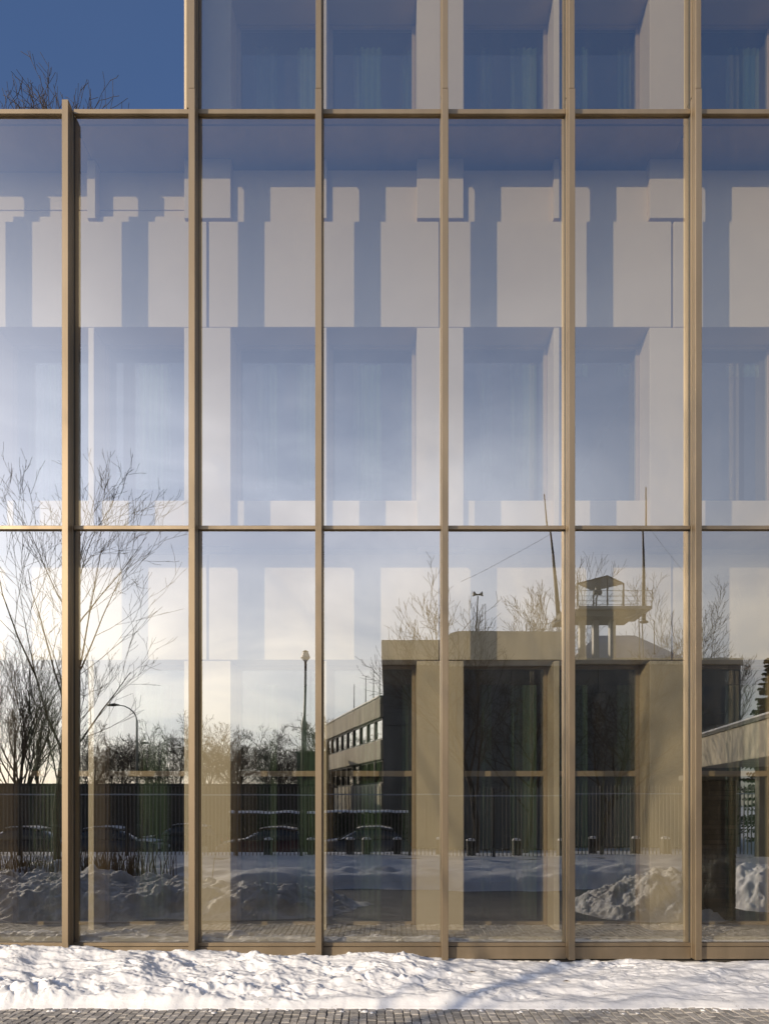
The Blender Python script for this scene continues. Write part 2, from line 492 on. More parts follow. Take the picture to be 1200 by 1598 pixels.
def zt(py, y):             # height of a picture row on the plane y
    return EYE + (HOR-py)*(D+y)/F
R1 = (zt(826, RAIL_Y), zt(820, RAIL_Y))
R2 = (zt(176.5, RAIL_Y), zt(169, RAIL_Y))
TOPZ = 13.4
GB = zt(1470.7, YG)
SILL = zt(1478, RAIL_Y)
PLB = zt(1497, RAIL_Y)
P0 = zt(1030, YI); P0T = zt(865, YI)          # spandrel panel, first
P1 = zt(510, YI); P1T = zt(345, YI)
STO = P1 - P0
P2, P2T = P1+STO, P1T+STO
SILL_Z = zt(781, YA)                          # window sill, first floor
FLOOR0 = zt(1452, YI)

# ------------------------------------------------------------------ ground, pavement, road, snow fields
g = MB()
g.quad((-900, -900, -0.9), (900, -900, -0.9), (900, 900, -0.9), (-900, 900, -0.9))
tag(g.build('ground', M['snow_field']), 'snow covered ground reaching to the horizon', 'ground', kind='structure')

road = MB(); road.box(-30, 30, -8.2, 2.0, -0.7, GND-0.022)
tag(road.build('road_base', M['joint']), 'dark bed under the setts and road', 'ground', kind='structure')
rd = MB(); rd.box(-30, 30, -8.0, -2.75, -0.6, GND-0.004)
tag(rd.build('road', M['road']), 'dark wet roadway cleared of snow', 'road', kind='structure')

# setts: each stone has its own edges
def sett_mesh(i):
    r = random.Random(100+i)
    w, l, h = 0.5, 0.5, 0.055
    vs = []
    for (sx, sy) in ((-1,-1),(1,-1),(1,1),(-1,1)):
        vs.append((sx*w*r.uniform(0.90,1.0), sy*l*r.uniform(0.90,1.0), -h))
    for (sx, sy) in ((-1,-1),(1,-1),(1,1),(-1,1)):
        vs.append((sx*w*r.uniform(0.88,1.0), sy*l*r.uniform(0.90,1.0), -0.007+r.uniform(-0.002,0.002)))
    for (sx, sy) in ((-1,-1),(1,-1),(1,1),(-1,1)):
        vs.append((sx*w*0.80+r.uniform(-.05,.05), sy*l*0.84+r.uniform(-.05,.05), r.uniform(-0.002,0.002)))
    fs = [(8,9,10,11)]
    for a in range(4):
        b = (a+1) % 4
        fs += [(a,b,4+b,4+a), (4+a,4+b,8+b,8+a)]
    return vs, fs
sett_src = []
for i in range(8):
    vs, fs = sett_mesh(i)
    me = bpy.data.meshes.new('sett'); me.from_pydata(vs, [], fs); me.materials.append(M['stone']); me.update()
    sett_src.append((me, vs, fs))
pave = MB(); pave.box(-30, 30, -2.75, 1.5, -0.6, GND-0.018)
pavement = tag(pave.build('cobbled_pavement', M['joint']), 'strip of small grey granite setts along the snow bank', 'pavement', kind='structure')
r = random.Random(5)
cands = []
x = -6.2
while x < 6.2:
    w = r.uniform(0.064, 0.088)
    y = -1.02 - r.uniform(0, 0.1)
    while y > -2.68:
        l = r.uniform(0.088, 0.135)
        cands.append((x+w/2+0.012*math.sin(y*2+x*0.7), y-l/2, w-0.003, l-0.004))
        y -= l
    x += w
def seen(c):
    d = D + c[1]
    px, py = 600+c[0]*F/d, HOR+(EYE-GND)*F/d
    return 0 < px < 1200 and py < 1605
near = [c for c in cands if -1.95 < c[1] < -1.40 and seen(c)]
near.sort(key=lambda c: c[1])
near = near[:300]
ns = set(near)
for c in near:
    o = bpy.data.objects.new('sett', sett_src[r.randrange(8)][0])
    o.location = (c[0], c[1], GND + r.uniform(-0.004, 0.004))
    o.scale = (c[2], c[3], 1)
    o.rotation_euler = (r.uniform(-.02,.02), r.uniform(-.03,.03), r.uniform(-.05,.05))
    COL.objects.link(o); o.parent = pavement
st = MB()
for c in cands:
    if c in ns: continue
    me, vs, fs = sett_src[r.randrange(8)]
    a = r.uniform(-.05,.05); ca, sa = math.cos(a), math.sin(a)
    dz = GND + r.uniform(-0.004, 0.004)
    st.add([(c[0]+(v[0]*c[2])*ca-(v[1]*c[3])*sa, c[1]+(v[0]*c[2])*sa+(v[1]*c[3])*ca, v[2]+dz) for v in vs], fs)
tag(st.build('setts', M['stone'], pavement), kind='stuff')

# the snow bank at the foot of the glass
nx, ny = 1000, 230
X, Yg = np.meshgrid(np.linspace(-6.3, 6.3, nx), np.linspace(0.16, -1.62, ny))
crest = np.interp(X, [-6.3,-4.4,-4.0,-3.4,-2.9,-2.6,-2.1,-1.5,-0.9,-0.4,0.3,0.75,1.1,1.6,2.1,2.6,3.0,3.6,4.4,6.3],
                     [.16,.165,.15,.135,.135,.15,.085,.09,.09,.09,.065,.02,.0,-.035,-.045,-.03,-.02,-.035,-.05,-.05]) - GND
edge = 1.435 + 0.05*fbm(X*1.1, X*0+3, 3, 5) + 0.035*fbm(X*6, X*0+9, 3, 8)
t = np.clip((edge + Yg)/edge, 0, 1.2)                # 0 at the kerb edge, 1 at the glass
rise = 0.36*sstep(0.0, 0.10, t) + 0.40*sstep(0.05, 0.50, t) + 0.24*sstep(0.4, 0.85, t)
rise = rise * (1 - 0.16*sstep(0.86, 1.02, t))
lump = np.interp(X, [-6.3,-1.2,0.3,1.8,6.3], [1.0, 1.0, 0.7, 0.42, 0.38])
wx = X + 0.16*fbm(X*4, Yg*4, 3, 31); wy = Yg + 0.16*fbm(X*4, Yg*4, 3, 37)
d1, v1 = worley(wx*5.2, wy*6.5, 3)
d2, v2 = worley(wx*12, wy*14, 9)
d3, v3 = worley(wx*27, wy*27, 15)
c1 = sstep(0.70, 0.25, d1); c2 = sstep(0.66, 0.22, d2)
clump = np.clip(0.5+1.6*fbm(X*0.9+4, Yg*1.5, 2, 29), 0.1, 1.3)
chunks = (c1*(v1-0.42)*0.080 + c2*(v2-0.42)*0.050)*clump + sstep(0.62,0.2,d3)*(v3-0.40)*0.014*(0.4+clump)
soft = 0.07*fbm(X*1.5, Yg*3.2, 3, 41) + 0.055*fbm(X*3.6, Yg*5.5, 3, 44, 0.42)
ridged = (0.5-np.abs(fbm(X*2.2+Yg*1.4, Yg*4.8, 3, 47)))*0.05
amp = sstep(0.0, 0.18, t)
Z = GND - 0.03 + 0.035*sstep(-0.03, 0.02, t) + crest*rise + amp*(chunks*lump*1.15 + soft*(0.45+0.55*lump) + (ridged-0.02)*lump + 0.006*fbm(X*22, Yg*22, 2, 51)*lump)
Z = np.where(edge + Yg < 0, GND-0.05, Z)
Z = np.where(Yg > -0.05, np.minimum(Z, crest+GND+0.02), Z)
tag(grid_obj('snow_bank', X, Yg, Z, M['snow']), 'lumpy white snow shovelled against the foot of the glass front', 'snow', kind='structure')
# loose snow crumbs fallen on the setts
b = MB()
for i in range(40):
    cx = r.uniform(-3.6, 3.6); cy = -1.46 - abs(r.gauss(0, 0.06)); q = r.uniform(0.006, 0.022); n0 = len(b.v)
    b.lathe((cx, cy, GND-0.003), [(q*1.3, 0), (q*1.1, q*0.35), (q*0.6, q*0.6), (q*0.1, q*0.65)], 7)
    for j in range(n0, len(b.v)):
        v = b.v[j]; b.v[j] = (v[0]+r.uniform(-.35,.35)*q, v[1]+r.uniform(-.35,.35)*q, v[2])
tag(b.build('snow_crumbs', M['snow'], None, True), 'loose snow crumbs scattered on the setts along the snow bank', 'snow', kind='stuff')
# dead leaves lying on the snow
def snow_z(x, y):
    j = int(round((x+6.3)/12.6*(nx-1))); i = int(round((0.16-y)/1.78*(ny-1)))
    return float(Z[min(max(i,0),ny-1), min(max(j,0),nx-1)])
for (px_, yy, lab) in ((884, -0.75, 'dark dead leaf on the smooth snow right of the fifth fin'), (560, -0.95, 'tiny brown leaf on the snow below the fourth bay'), (736, -0.55, 'brown leaf scrap on the snow right of the middle fin')):
    xx = (px_-600)/F*(D+yy)
    b = MB(); s = 0.035
    z0 = snow_z(xx, yy)
    b.add([(xx-s, yy, z0+.012), (xx-s*.2, yy-s*.5, z0+.022), (xx+s, yy-s*.1, z0+.01), (xx+s*.1, yy+s*.5, z0+.016),
           (xx-s, yy, z0+.008), (xx-s*.2, yy-s*.5, z0+.018), (xx+s, yy-s*.1, z0+.006), (xx+s*.1, yy+s*.5, z0+.012)],
          [(0,1,2,3),(7,6,5,4),(0,4,5,1),(1,5,6,2),(2,6,7,3),(3,7,4,0)])
    tag(b.build('dead_leaf', M['leaf_litter']), lab, 'leaf')

# snow field between the road and the far pavement
X, Yg = np.meshgrid(np.linspace(-34, 34, 620), np.linspace(-6.3, -14.6, 150))
edge = 6.9 + 0.6*fbm(X*0.35, X*0+2, 3, 71) + 0.25*fbm(X*1.8, X*0, 3, 72)
t = (-Yg - edge)
bank = sstep(0, 0.6, t)*(0.16 + 0.20*np.exp(-((t-1.1)/0.9)**2)*(0.5+1.6*np.clip(fbm(X*0.5, X*0+7, 2, 73)+0.35, 0, 1)))
d1, v1 = worley(X*1.6+fbm(X,Yg,2,5), Yg*2.0, 75)
rough = sstep(0, 0.5, t)*(0.09*fbm(X*1.3, Yg*1.7, 4, 74) + np.clip(0.55-d1,0,1)*(v1-0.35)*0.35*np.exp(-((t-1.2)/1.4)**2))
Z2 = GND - 0.06 + 0.05*sstep(-0.05,0.05,t) + bank + rough
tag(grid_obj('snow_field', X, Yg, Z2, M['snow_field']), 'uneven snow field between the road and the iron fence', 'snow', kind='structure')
pv = MB(); pv.box(-40, 40, -17.8, -14.4, -0.8, GND+0.10)
tag(pv.build('far_pavement', M['snow_field']), 'snowy pavement at the foot of the iron fence', 'pavement', kind='structure')
kb = MB(); kb.box(-40, 40, -14.4, -14.25, -0.8, GND+0.13)
tag(kb.build('kerb', M['concrete']), 'grey kerb in front of the far pavement', 'kerb', kind='structure')
# the yard beyond the fence falls away a little
X, Yg = np.meshgrid(np.linspace(-60, 60, 200), np.linspace(-17.7, -64, 120))
fall = sstep(17.7, 20.5, -Yg)
Z3 = GND + 0.06 - 0.60*fall + 0.08*fbm(X*0.5, Yg*0.5, 4, 81)*sstep(17.9, 19, -Yg)
tag(grid_obj('yard', X, Yg, Z3, M['snow_field']), 'snowy yard beyond the iron fence', 'yard', kind='structure')

# ------------------------------------------------------------------ the glass building
office = empty('office_building', (0, 0.9, GND), 'glass fronted office building with bronze fins and cream inner wall', 'building')
def part(mb, name, m, parent=office, **kw): return mb.build(name, m, parent, **kw)

for k in range(K0, K1+1):
    x = XM(k)
    low_top = R2[1] + (0.0 if k < CORNER else 0.10)
    if k < CORNER: low_top = zt(154, 0)
    m = MB()
    m.box(x-.0355, x+.0355, 0, 0.62*YG, 0.002, low_top)                   # outer blade of the fin
    m.box(x-.029, x+.029, 0.62*YG, 0.66*YG, 0.002, low_top-.012)          # shadow groove
    m.box(x-.0385, x+.0385, 0.66*YG, 0.84*YG, 0.004, low_top-.006)        # clamp
    m.box(x-.035, x+.035, YG+.016, FIN_BACK, 0.006, low_top-.004)         # post behind the glass
    o = part(m, 'mullion', M['bronze'], bevel=0.003)
    m = MB(); m.box(x-.037, x+.037, 0.84*YG+.001, YG-.001, 0.005, (TOPZ if k >= CORNER else low_top-.02))
    part(m, 'gasket', M['gasket'])
    if k >= CORNER:
        u = MB()
        e = .0 if k > CORNER else .0
        u.box(x-.031, x+.031, .006, 0.62*YG, low_top+.008, TOPZ)
        u.box(x-.026, x+.026, 0.62*YG, 0.66*YG, low_top+.002, TOPZ)
        u.box(x-.0385, x+.0385, 0.66*YG, 0.84*YG, low_top+.004, TOPZ)
        u.box(x-.035, x+.035, YG+.016, FIN_BACK, low_top+.006, TOPZ)
        u.box(x-.024, x+.024, .012, 0.5*YG, low_top-.02, low_top+.012)    # spigot
        if k == CORNER:
            u.box(x-.095, x-.0415, 0.80*YG, FIN_BACK+.02, R2[1]+.012, TOPZ)
        part(u, 'upper_mullion', M['bronze'], bevel=0.003)
for k in range(K0, K1):
    xa, xb = XM(k)+.0395, XM(k+1)-.0395
    ba, bb = XM(k)+.036, XM(k+1)-.036
    for (z0, z1) in (R1, R2):
        top_open = (z0 == R2[0] and k < CORNER)
        m = MB()
        m.box(xa, xb, RAIL_Y, YG-.002, z0, z1)
        m.box(xa, xb, YG-.002, YG+.016, z0+.006, z1-.004)
        m.box(ba, bb, YG+.016, FIN_BACK-.02, z0+.002, z1-.002 if not top_open else z1+.02)
        part(m, 'transom', M['bronze'], bevel=0.003)
    m = MB()
    m.box(xa, xb, RAIL_Y, YG+.016, SILL+.002, GB-.004)
    m.box(ba, bb, YG+.018, FIN_BACK-.02, SILL-.02, GB-.012)
    part(m, 'sill', M['bronze'], bevel=0.002)
    m = MB(); m.box(xa, xb, RAIL_Y-.012, YG+.01, PLB, SILL-.002)
    part(m, 'plinth_panel', M['bronze'], bevel=0.002)
    rows = [(GB-.002, R1[0]+.004), (R1[1]-.002, R2[0]+.004)]
    if k >= CORNER: rows.append((R2[1]-.002, TOPZ))
    for (z0, z1) in rows:
        m = MB()
        m.box(xa-.004, xb+.004, YG+.002, YG+.012, z0, z1, 1)
        del m.f[-4]; del m.m[-4]
        # outer face carries the coating; every pane sits a hair out of true and bows a little
        gx, gz = 12, 26 if z1-z0 > 2 else 12
        ta, tb, A = rnd.gauss(0, .0009), rnd.gauss(0, .0006), rnd.choice((-1, 1, 1))*rnd.uniform(.00015, .00045)
        vs, fs = [], []
        for jz in range(gz+1):
            for ix in range(gx+1):
                u, v = 2*ix/gx-1, 2*jz/gz-1
                vs.append((xa-.004+(xb-xa+.008)*ix/gx, YG+ta*u*.67+tb*v*2.2-A*(1-u*u)*(1-v**4), z0+(z1-z0)*jz/gz))
        for jz in range(gz):
            for ix in range(gx):
                q = jz*(gx+1)+ix
                fs.append((q, q+1, q+gx+2, q+gx+1))
        nb = len(m.f)
        m.add(vs, fs, 0)
        o = part(m, 'glass_pane', [M['outer_glass'], M['clear']])
        o.data.polygons.foreach_set('use_smooth', [False]*nb+[True]*len(fs)); o.data.update()
for k in range(K0, K1):
    for (z0, z1) in (R1, R2):
        back = YW-.012 if z0 == R1[0] or k >= CORNER else YI+.5*Q+.1
        m = MB(); m.box(XM(k)+.004, XM(k+1)-.004, FIN_BACK+.004, back, z0+.008, z1-.010)
        part(m, 'cavity_cover', M['frame'])
for k in range(K0, K1+1):
    for z0 in (R1[0], R2[0]):
        m = MB(); x = XM(k)
        a, b, c = (FIN_BACK+.005, z0+.004), (FIN_BACK+.15, z0+.004), (FIN_BACK+.005, z0-.125)
        m.add([(x-.012, *a), (x-.012, *b), (x-.012, *c), (x+.012, *a), (x+.012, *b), (x+.012, *c)], [(0,1,2),(5,4,3),(0,3,4,1),(1,4,5,2),(2,5,3,0)])
        part(m, 'bracket', M['bronze'])
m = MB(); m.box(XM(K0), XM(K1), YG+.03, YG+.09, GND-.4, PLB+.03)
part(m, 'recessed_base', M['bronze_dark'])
m = MB(); m.box(XM(K0), XM(K1), FIN_BACK+.004, YW+.06, FLOOR0-.12, FLOOR0)
part(m, 'cavity_floor', M['floor_stone'])

# inner wall: panels two bays wide, deep window bays, piers and blades
piers = [k for k in range(K0-1, K1+2) if k % 2]
blades = [k for k in range(K0, K1+1) if k % 2 == 0]
XL, XR = XM(K0)-.3, XM(K1)+.3
WALLB = YW + 0.10
for (z0, z1, lev) in ((P0, P0T, 0), (P1, P1T, 1), (P2, P2T, 2)):
    for k in range(K0, K1, 2):
        if lev == 2 and k < CORNER: continue
        m = MB(); m.box(XM(k)+.014, XM(k+2)-.014, YI, WALLB, z0, z1)
        part(m, 'spandrel_panel', M['panel'], bevel=0.004)
for (z0, z1, lev) in ((P0T, SILL_Z, 0), (P1T, SILL_Z+STO, 1)):
    for k in range(K0, K1, 2):
        m = MB()
        if lev == 1 and k < CORNER:
            m.box(XM(k)+.008, XM(k+2)-.008, YA, YA+.09, z0+.003, zt(337, YA))
            m.box(XM(k)+.008, XM(k+2)-.008, YI+0.24*Q, YI+.5*Q, z0+.003, zt(327, YI+.24*Q)-.01)
            m.box(XM(k)+.008, XM(k+2)-.008, YI+0.24*Q, YI+.5*Q, zt(327, YI+.24*Q), R2[0]-.002)
            part(m, 'parapet_panel', M['panel'], bevel=0.004)
        else:
            m.box(XM(k)+.008, XM(k+2)-.008, YA, WALLB-.004, z0+.003, z1)
            part(m, 'apron_panel', M['panel'], bevel=0.004)
zones = [(FLOOR0, P0-.015, 0), (P0T+.03, P1-.015, 1), (P1T+.03, P2-.015, 2)]
for (z0, z1, lev) in zones:
    for k in piers:
        if not K0 <= k <= K1: continue
        top = z1
        if lev == 2 and k < CORNER: continue
        m = MB(); m.box(XM(k)-.283, XM(k)+.283, YI-.014, YW+.04, z0, top)
        part(m, 'pier', M['panel'], bevel=0.004)
    for k in blades:
        top = z1; hw = .034
        if lev == 2 and k < CORNER: top = R2[0]-.004; hw = .05
        m = MB(); m.box(XM(k)-hw, XM(k)+hw, YI-.012, YW+.04 if hw < .04 else YI+.2*Q, z0, top)
        part(m, 'blade', M['panel'], bevel=0.003)
# windows in every opening between a pier and a blade
curt = {0: [(0.40, 1.0)], 1: [(0.26, 0.62), (0.88, 1.0)], 2: [(0.22, 0.36), (0.60, 0.93)], 3: [(0.06, 0.42), (0.80, 0.98)],
        4: [(0.10, 0.24), (0.52, 0.95)], -1: [(0.30, 0.75)], -2: [(0.1, 0.5)], 5: [(0.0, 0.4)], 6: [(.5, .9)], 7: [(.2, .5)], -3: [(.3, .6)]}
curt[0] = [(0.18, 0.45), (0.70, 1.0)]
# keys: bay index = mullion on its left, counted from the corner mullion k=1
wins = [(FLOOR0, P0, 0), (SILL_Z, P1, 1), (SILL_Z+STO, P2, 2)]
for (z0, z1, lev) in wins:
    for k in range(K0, K1):
        if lev == 2 and k < CORNER: continue
        a = XM(k) + (.283 if k % 2 else .034)
        b = XM(k+1) - (.034 if k % 2 else .283)
        a += .004; b -= .004
        zz0, zz1 = z0+.004, z1-.004
        f = MB(); t_ = .045
        f.box(a, a+t_, YW, YW+.06, zz0, zz1); f.box(b-t_, b, YW, YW+.06, zz0, zz1)
        f.box(a+t_, b-t_, YW+.002, YW+.058, zz1-t_, zz1); f.box(a+t_, b-t_, YW+.002, YW+.058, zz0, zz0+t_)
        trz = None
        if lev == 0:
            trz = (zt(1212, YW), zt(1203.5, YW))
            f.box(a+t_, b-t_, YW-.004, YW+.056, trz[0], trz[1])
        w = part(f, 'window', M['frame'], bevel=0.002)
        cells = [(zz0+t_, zz1-t_)] if trz is None else [(zz0+t_, trz[0]), (trz[1], zz1-t_)]
        for (c0, c1) in cells:
            p = MB(); p.box(a+t_, b-t_, YW+.024, YW+.034, c0, c1, 1); p.m[-4] = 0
            part(p, 'pane', [M['inner_glass'], M['clear']], w)
        ww = b - a
        for (u0, u1) in curt.get(k-CORNER, [(0.2, 0.5)]):
            x0, x1 = a+t_+u0*(ww-2*t_), a+t_+u1*(ww-2*t_)
            c = MB(); n = max(4, int((x1-x0)/.022))
            vs, fs = [], []
            hi = zz1-.08 - (.1 if lev else .15); lo = zz0+(.3 if lev else 0.02) if (k+lev) % 3 else zz0+.06
            if lev == 1 and k in (4, 5): lo = hi-.16
            for i in range(n+1):
                xx = x0+(x1-x0)*i/n; yy = YW+.11+.016*math.sin(i*1.9+k)
                vs += [(xx, yy, lo), (xx, yy, hi), (xx, yy+.006, lo), (xx, yy+.006, hi)]
            for i in range(n):
                q = 4*i
                fs += [(q, q+4, q+5, q+1), (q+2, q+3, q+7, q+6), (q+1, q+5, q+7, q+3), (q, q+2, q+6, q+4)]
            c.add(vs, fs)
            part(c, 'curtain', M['curtain'], w, smooth=True)
# rooms
BACK = 6.4
for (z0, z1, x0) in ((GND-.3, FLOOR0-.002, XL), (P0+.04, P0T-.05, XL), (P1+.04, P1T-.05, XL), (P2+.04, P2T-.05, XM(CORNER)-.1)):
    m = MB(); m.box(x0, XR, WALLB+.002 if z0 > 0 else YW+.062, BACK, z0, z1)
    part(m, 'floor_slab', M['room'])
for (z0, z1, x0) in ((FLOOR0, P0+.04, XL), (P0T-.05, P1+.04, XL), (P1T-.05, P2+.04, XM(CORNER)-.1)):
    m = MB(); m.box(x0, XR, BACK-.5, BACK, z0+.002, z1-.002); part(m, 'back_wall', M['room'])
    for xx in (x0, XM(CORNER)-.02, XM(5)-.02, XR-.1):
        if xx < x0: continue
        m = MB(); m.box(xx, xx+.08, WALLB+.03, BACK-.5, z0+.004, z1-.004); part(m, 'partition', M['room'])
# end wall of the third storey beside the roof terrace
m = MB(); m.box(XM(CORNER)-.09, XM(CORNER)-.045, FIN_BACK+.03, WALLB+.02, R2[1]+.05, TOPZ)
part(m, 'end_panel', M['bronze'])
m = MB(); m.box(XL, XM(CORNER)-.2, YI+.5*Q+.01, BACK, P1T+.02, 9.0); part(m, 'terrace_deck', M['concrete'])

# ------------------------------------------------------------------ bare trees
def grow(out_t, out_c, p, d, length, rad, lvl, maxl, R, up=0.12, spread=0.7, kids=5, wob=0.12, rmin=0.006, taper=0.75, ratio=0.62):
    segs = 5 if lvl < 2 else (4 if lvl == 2 else 3)
    pts, rs = [p.copy()], [rad]
    d = d.normalized()
    for i in range(segs):
        d = (d + Vector((R.gauss(0,wob), R.gauss(0,wob), R.gauss(0,wob)+up))).normalized()
        p = p + d*(length/segs)
        pts.append(p.copy()); rs.append(max(rmin, rad*(1-taper*(i+1)/segs)))
    (out_t if lvl == 0 else out_c).tube(pts, rs, 8 if lvl == 0 else (5 if lvl == 1 else 3), cap=(lvl == 0))
    if lvl >= maxl: return
    n = kids[lvl] if hasattr(kids, '__len__') else kids
    ph = R.uniform(0, 6.28)
    for j in range(n):
        f = 0.22 + 0.78*(j+R.uniform(0.1,0.9))/n if lvl else 0.30 + 0.70*(j+R.uniform(0.1,0.9))/n
        f = min(f, 0.995)
        q = f*segs; i = min(int(q), segs-1)
        bp = pts[i].lerp(pts[i+1], q-i)
        bd = (pts[i+1]-pts[i]).normalized()
        ph += 2.4 + R.uniform(-.5,.5)
        a = bd.cross(Vector((0.3,0.2,0.9))); 
        if a.length < .05: a = bd.cross(Vector((1,0,0)))
        a.normalize(); b = bd.cross(a)
        side = a*math.cos(ph)+b*math.sin(ph)
        ang = spread*R.uniform(0.65, 1.25)
        nd = bd*math.cos(ang)+side*math.sin(ang)
        br = max(rmin, (rs[i]*(1-(q-i))+rs[i+1]*(q-i))*ratio)
        grow(out_t, out_c, bp, nd, length*R.uniform(0.42,0.68)*(1.15-0.45*f), br, lvl+1, maxl, R, up, spread, kids, wob, rmin, taper, ratio)

def tree(base, H, seed, label, name='bare_tree', rad=0.13, kids=(9,6,5,4), maxl=4, up=0.10, spread=0.62, mt='bark', mc='twig', rmin=0.006, group=None, lean=(0,0), trunkf=0.75, ratio=0.6, stems=1, wob=.1):
    R = random.Random(seed)
    root = empty(name, base, label, 'tree', group)
    t, c = MB(), MB()
    for s in range(stems):
        b = Vector(base) + Vector((R.uniform(-.3,.3), R.uniform(-.3,.3), -.05)) * (0 if stems == 1 else 1)
        b.z = base[2]-.05
        dd = Vector((lean[0]+(R.uniform(-.3,.3) if stems > 1 else 0), lean[1]+(R.uniform(-.3,.3) if stems > 1 else 0), 1))
        grow(t, c, b, dd, H*trunkf*(R.uniform(.8,1.05) if stems > 1 else 1), rad, 0, maxl, R, up, spread, kids, wob, rmin, .75, ratio)
    t.build('trunk', M[mt], root, True)
    c.build('crown', M[mc], root, True)
    return root

# the tall young tree mirrored at the left
b = at(92, 1360, 11.6)
tree((b.x, b.y, GND), 9.9, 21, 'tall young bare tree with fine upswept branches, left of the street lamps', rad=0.11, kids=(12,6,4,2), maxl=4, up=0.11, spread=0.56, rmin=0.005, trunkf=0.86, ratio=.5)
# dense upright trees at the far left
for i, (px, Y, H, lab) in enumerate(((20, 33, 12.0, 'dense bare tree with many upright stems at the left edge'), (70, 31, 11.0, 'broad bare tree crowding the left edge, second from it'), (-60, 36, 11.5, 'bare tree beyond the left edge behind the garage row'))):
    b = at(px, 1300, Y)
    tree((b.x, b.y, -.6), H, 50+i, lab, rad=.15, kids=(8,6,4,3), up=.16, spread=.46, stems=3, rmin=.008, mc='twig_far', trunkf=.72)
# tree in front of the concrete building
b = at(742, 1300, 19.5)
tree((b.x, b.y, -.5), 9.9, 33, 'slender bare tree with seed tufts in front of the concrete block', rad=.14, kids=(12,6,5,3), up=.10, spread=.60, rmin=.007, trunkf=.78)
# spreading dark tree further right, leaning
b = at(935, 1300, 21)
tree((b.x, b.y, -.5), 9.6, 35, 'spreading dark bare tree leaning right in front of the concrete block', rad=.17, kids=(11,7,5,3), up=.05, spread=.80, rmin=.008, trunkf=.74, lean=(.22, 0))
b = at(818, 1300, 22.5)
tree((b.x, b.y, -.5), 8.6, 36, 'low bare tree with drooping boughs between the two taller trees', rad=.13, kids=(10,6,5,3), up=.03, spread=.85, rmin=.008, trunkf=.7)
# trees behind the concrete building
for i, (px, H, lab) in enumerate(((800, 20.5, 'bare tree top showing above the roof left of the lookout'), (1030, 19.0, 'bare tree top showing above the roof right of the lookout'), (1112, 14, 'bare tree rising between the concrete block and the fir'), (842, 19.5, 'bare tree top just left of the bent pole on the roof'))):
    b = at(px, 1300, 52)
    tree((b.x, b.y, -.6), H, 60+i, lab, rad=.2, kids=(9,6,5,4), up=.12, spread=.55, rmin=.012, mc='twig_far', trunkf=.75)
# the row of far trees under the bright sky
protos = []
far_lab = ['just right of the left fin', 'left of the curved arm lamp', 'right of the curved arm lamp, tall one', 'between the curved arm lamps and the second fin', 'seen through a pale pier', 'low one right of the second fin', 'rounded one left of the tall lamp', 'broad one left of the green hut', 'close against the tall lamp', 'showing above the far end of the low wing', 'half hidden by the left fin', 'low one behind the distant arm lamp', 'behind the second fin', 'low one behind the green hut', 'nearer bushy one under the curved arm', 'nearer bushy one at the curved lamp pole', 'nearer bushy one left of the second fin', 'nearer bushy one right of the pale pier', 'nearer bushy one above the hedge', 'nearer bushy one left of the tall lamp']
spots = [(150,1130,50),(196,1140,56),(262,1118,52),(288,1130,58),(330,1125,55),(352,1140,60),(392,1124,54),(428,1130,57),(455,1148,62),(518,1095,64),(120,1140,60),(232,1150,64),(310,1135,63),(485,1150,66),(172,1150,47),(218,1158,49),(275,1152,46),(372,1148,48),(410,1142,47),(442,1156,50)]
for i, (px, top, Y) in enumerate(spots):
    lab = 'small bare tree in the far row, ' + far_lab[i]
    b = at(px, 1300, Y); b.z = -.6
    H = at(px, top, Y).z + .6
    if i < 4:
        o = tree((b.x, b.y, b.z), 8.0, 90+i, lab, rad=.13, kids=(9,6,5,4), up=.06, spread=.72, rmin=.010, mt='twig_far', mc='twig_far', group='far row of bare trees', trunkf=.68)
        protos.append(o)
    else:
        o = copy_tree(protos[i % 4]); o.location = b; o['label'] = lab
    s = H/7.6
    o.scale = (s*rnd.uniform(.85,1.2), s, s); o.rotation_euler.z = rnd.uniform(0, 6.28) if i >= 4 else 0

# fir at the right edge
def fir(base, H, label, seed):
    R = random.Random(seed)
    root = empty('fir_tree', base, label, 'tree')
    t = MB(); t.tube([base, (base[0], base[1], base[2]+H*.6), (base[0], base[1], base[2]+H*.98)], [.16,.08,.01], 8); t.build('trunk', M['bark'], root, True)
    c = MB(); z = .12*H
    while z < H*.98:
        rr = (1-z/H)*H*.26+.08
        for j in range(7):
            a = R.uniform(0, 6.28); L = rr*R.uniform(.55,1.15); zj = R.uniform(-.03,.03)*H
            d = Vector((math.cos(a), math.sin(a), -.25))
            p0 = Vector(base)+Vector((0,0,z+zj))
            side = Vector((-math.sin(a), math.cos(a), 0))
            for s in range(8):
                f = (s+.5)/8; q = p0+d*L*f+Vector((0,0,.18*L*f*f))
                w = L*.30*(1-f)+.05
                for sg in (-1,1):
                    e = q+side*sg*w+d*w*.6+Vector((0,0,-R.uniform(.02,.12)))
                    up = Vector((0,0,.05))
                    c.add([tuple(q-d*.04), tuple(e), tuple(q+d*.10), tuple(q+up)], [(0,1,2),(0,3,1),(3,2,1)])
        z += H*.017
    c.build('crown', M['needle'], root)
b = at(1203, 1300, 24)
fir((b.x, b.y, -.6), at(1203, 1022, 24).z+.6, 'dark green fir at the right edge behind the concrete canopy', 3)
b = at(1240, 1300, 28)
fir((b.x, b.y, -.6), 7.0, 'smaller dark fir just beyond the right edge', 4)

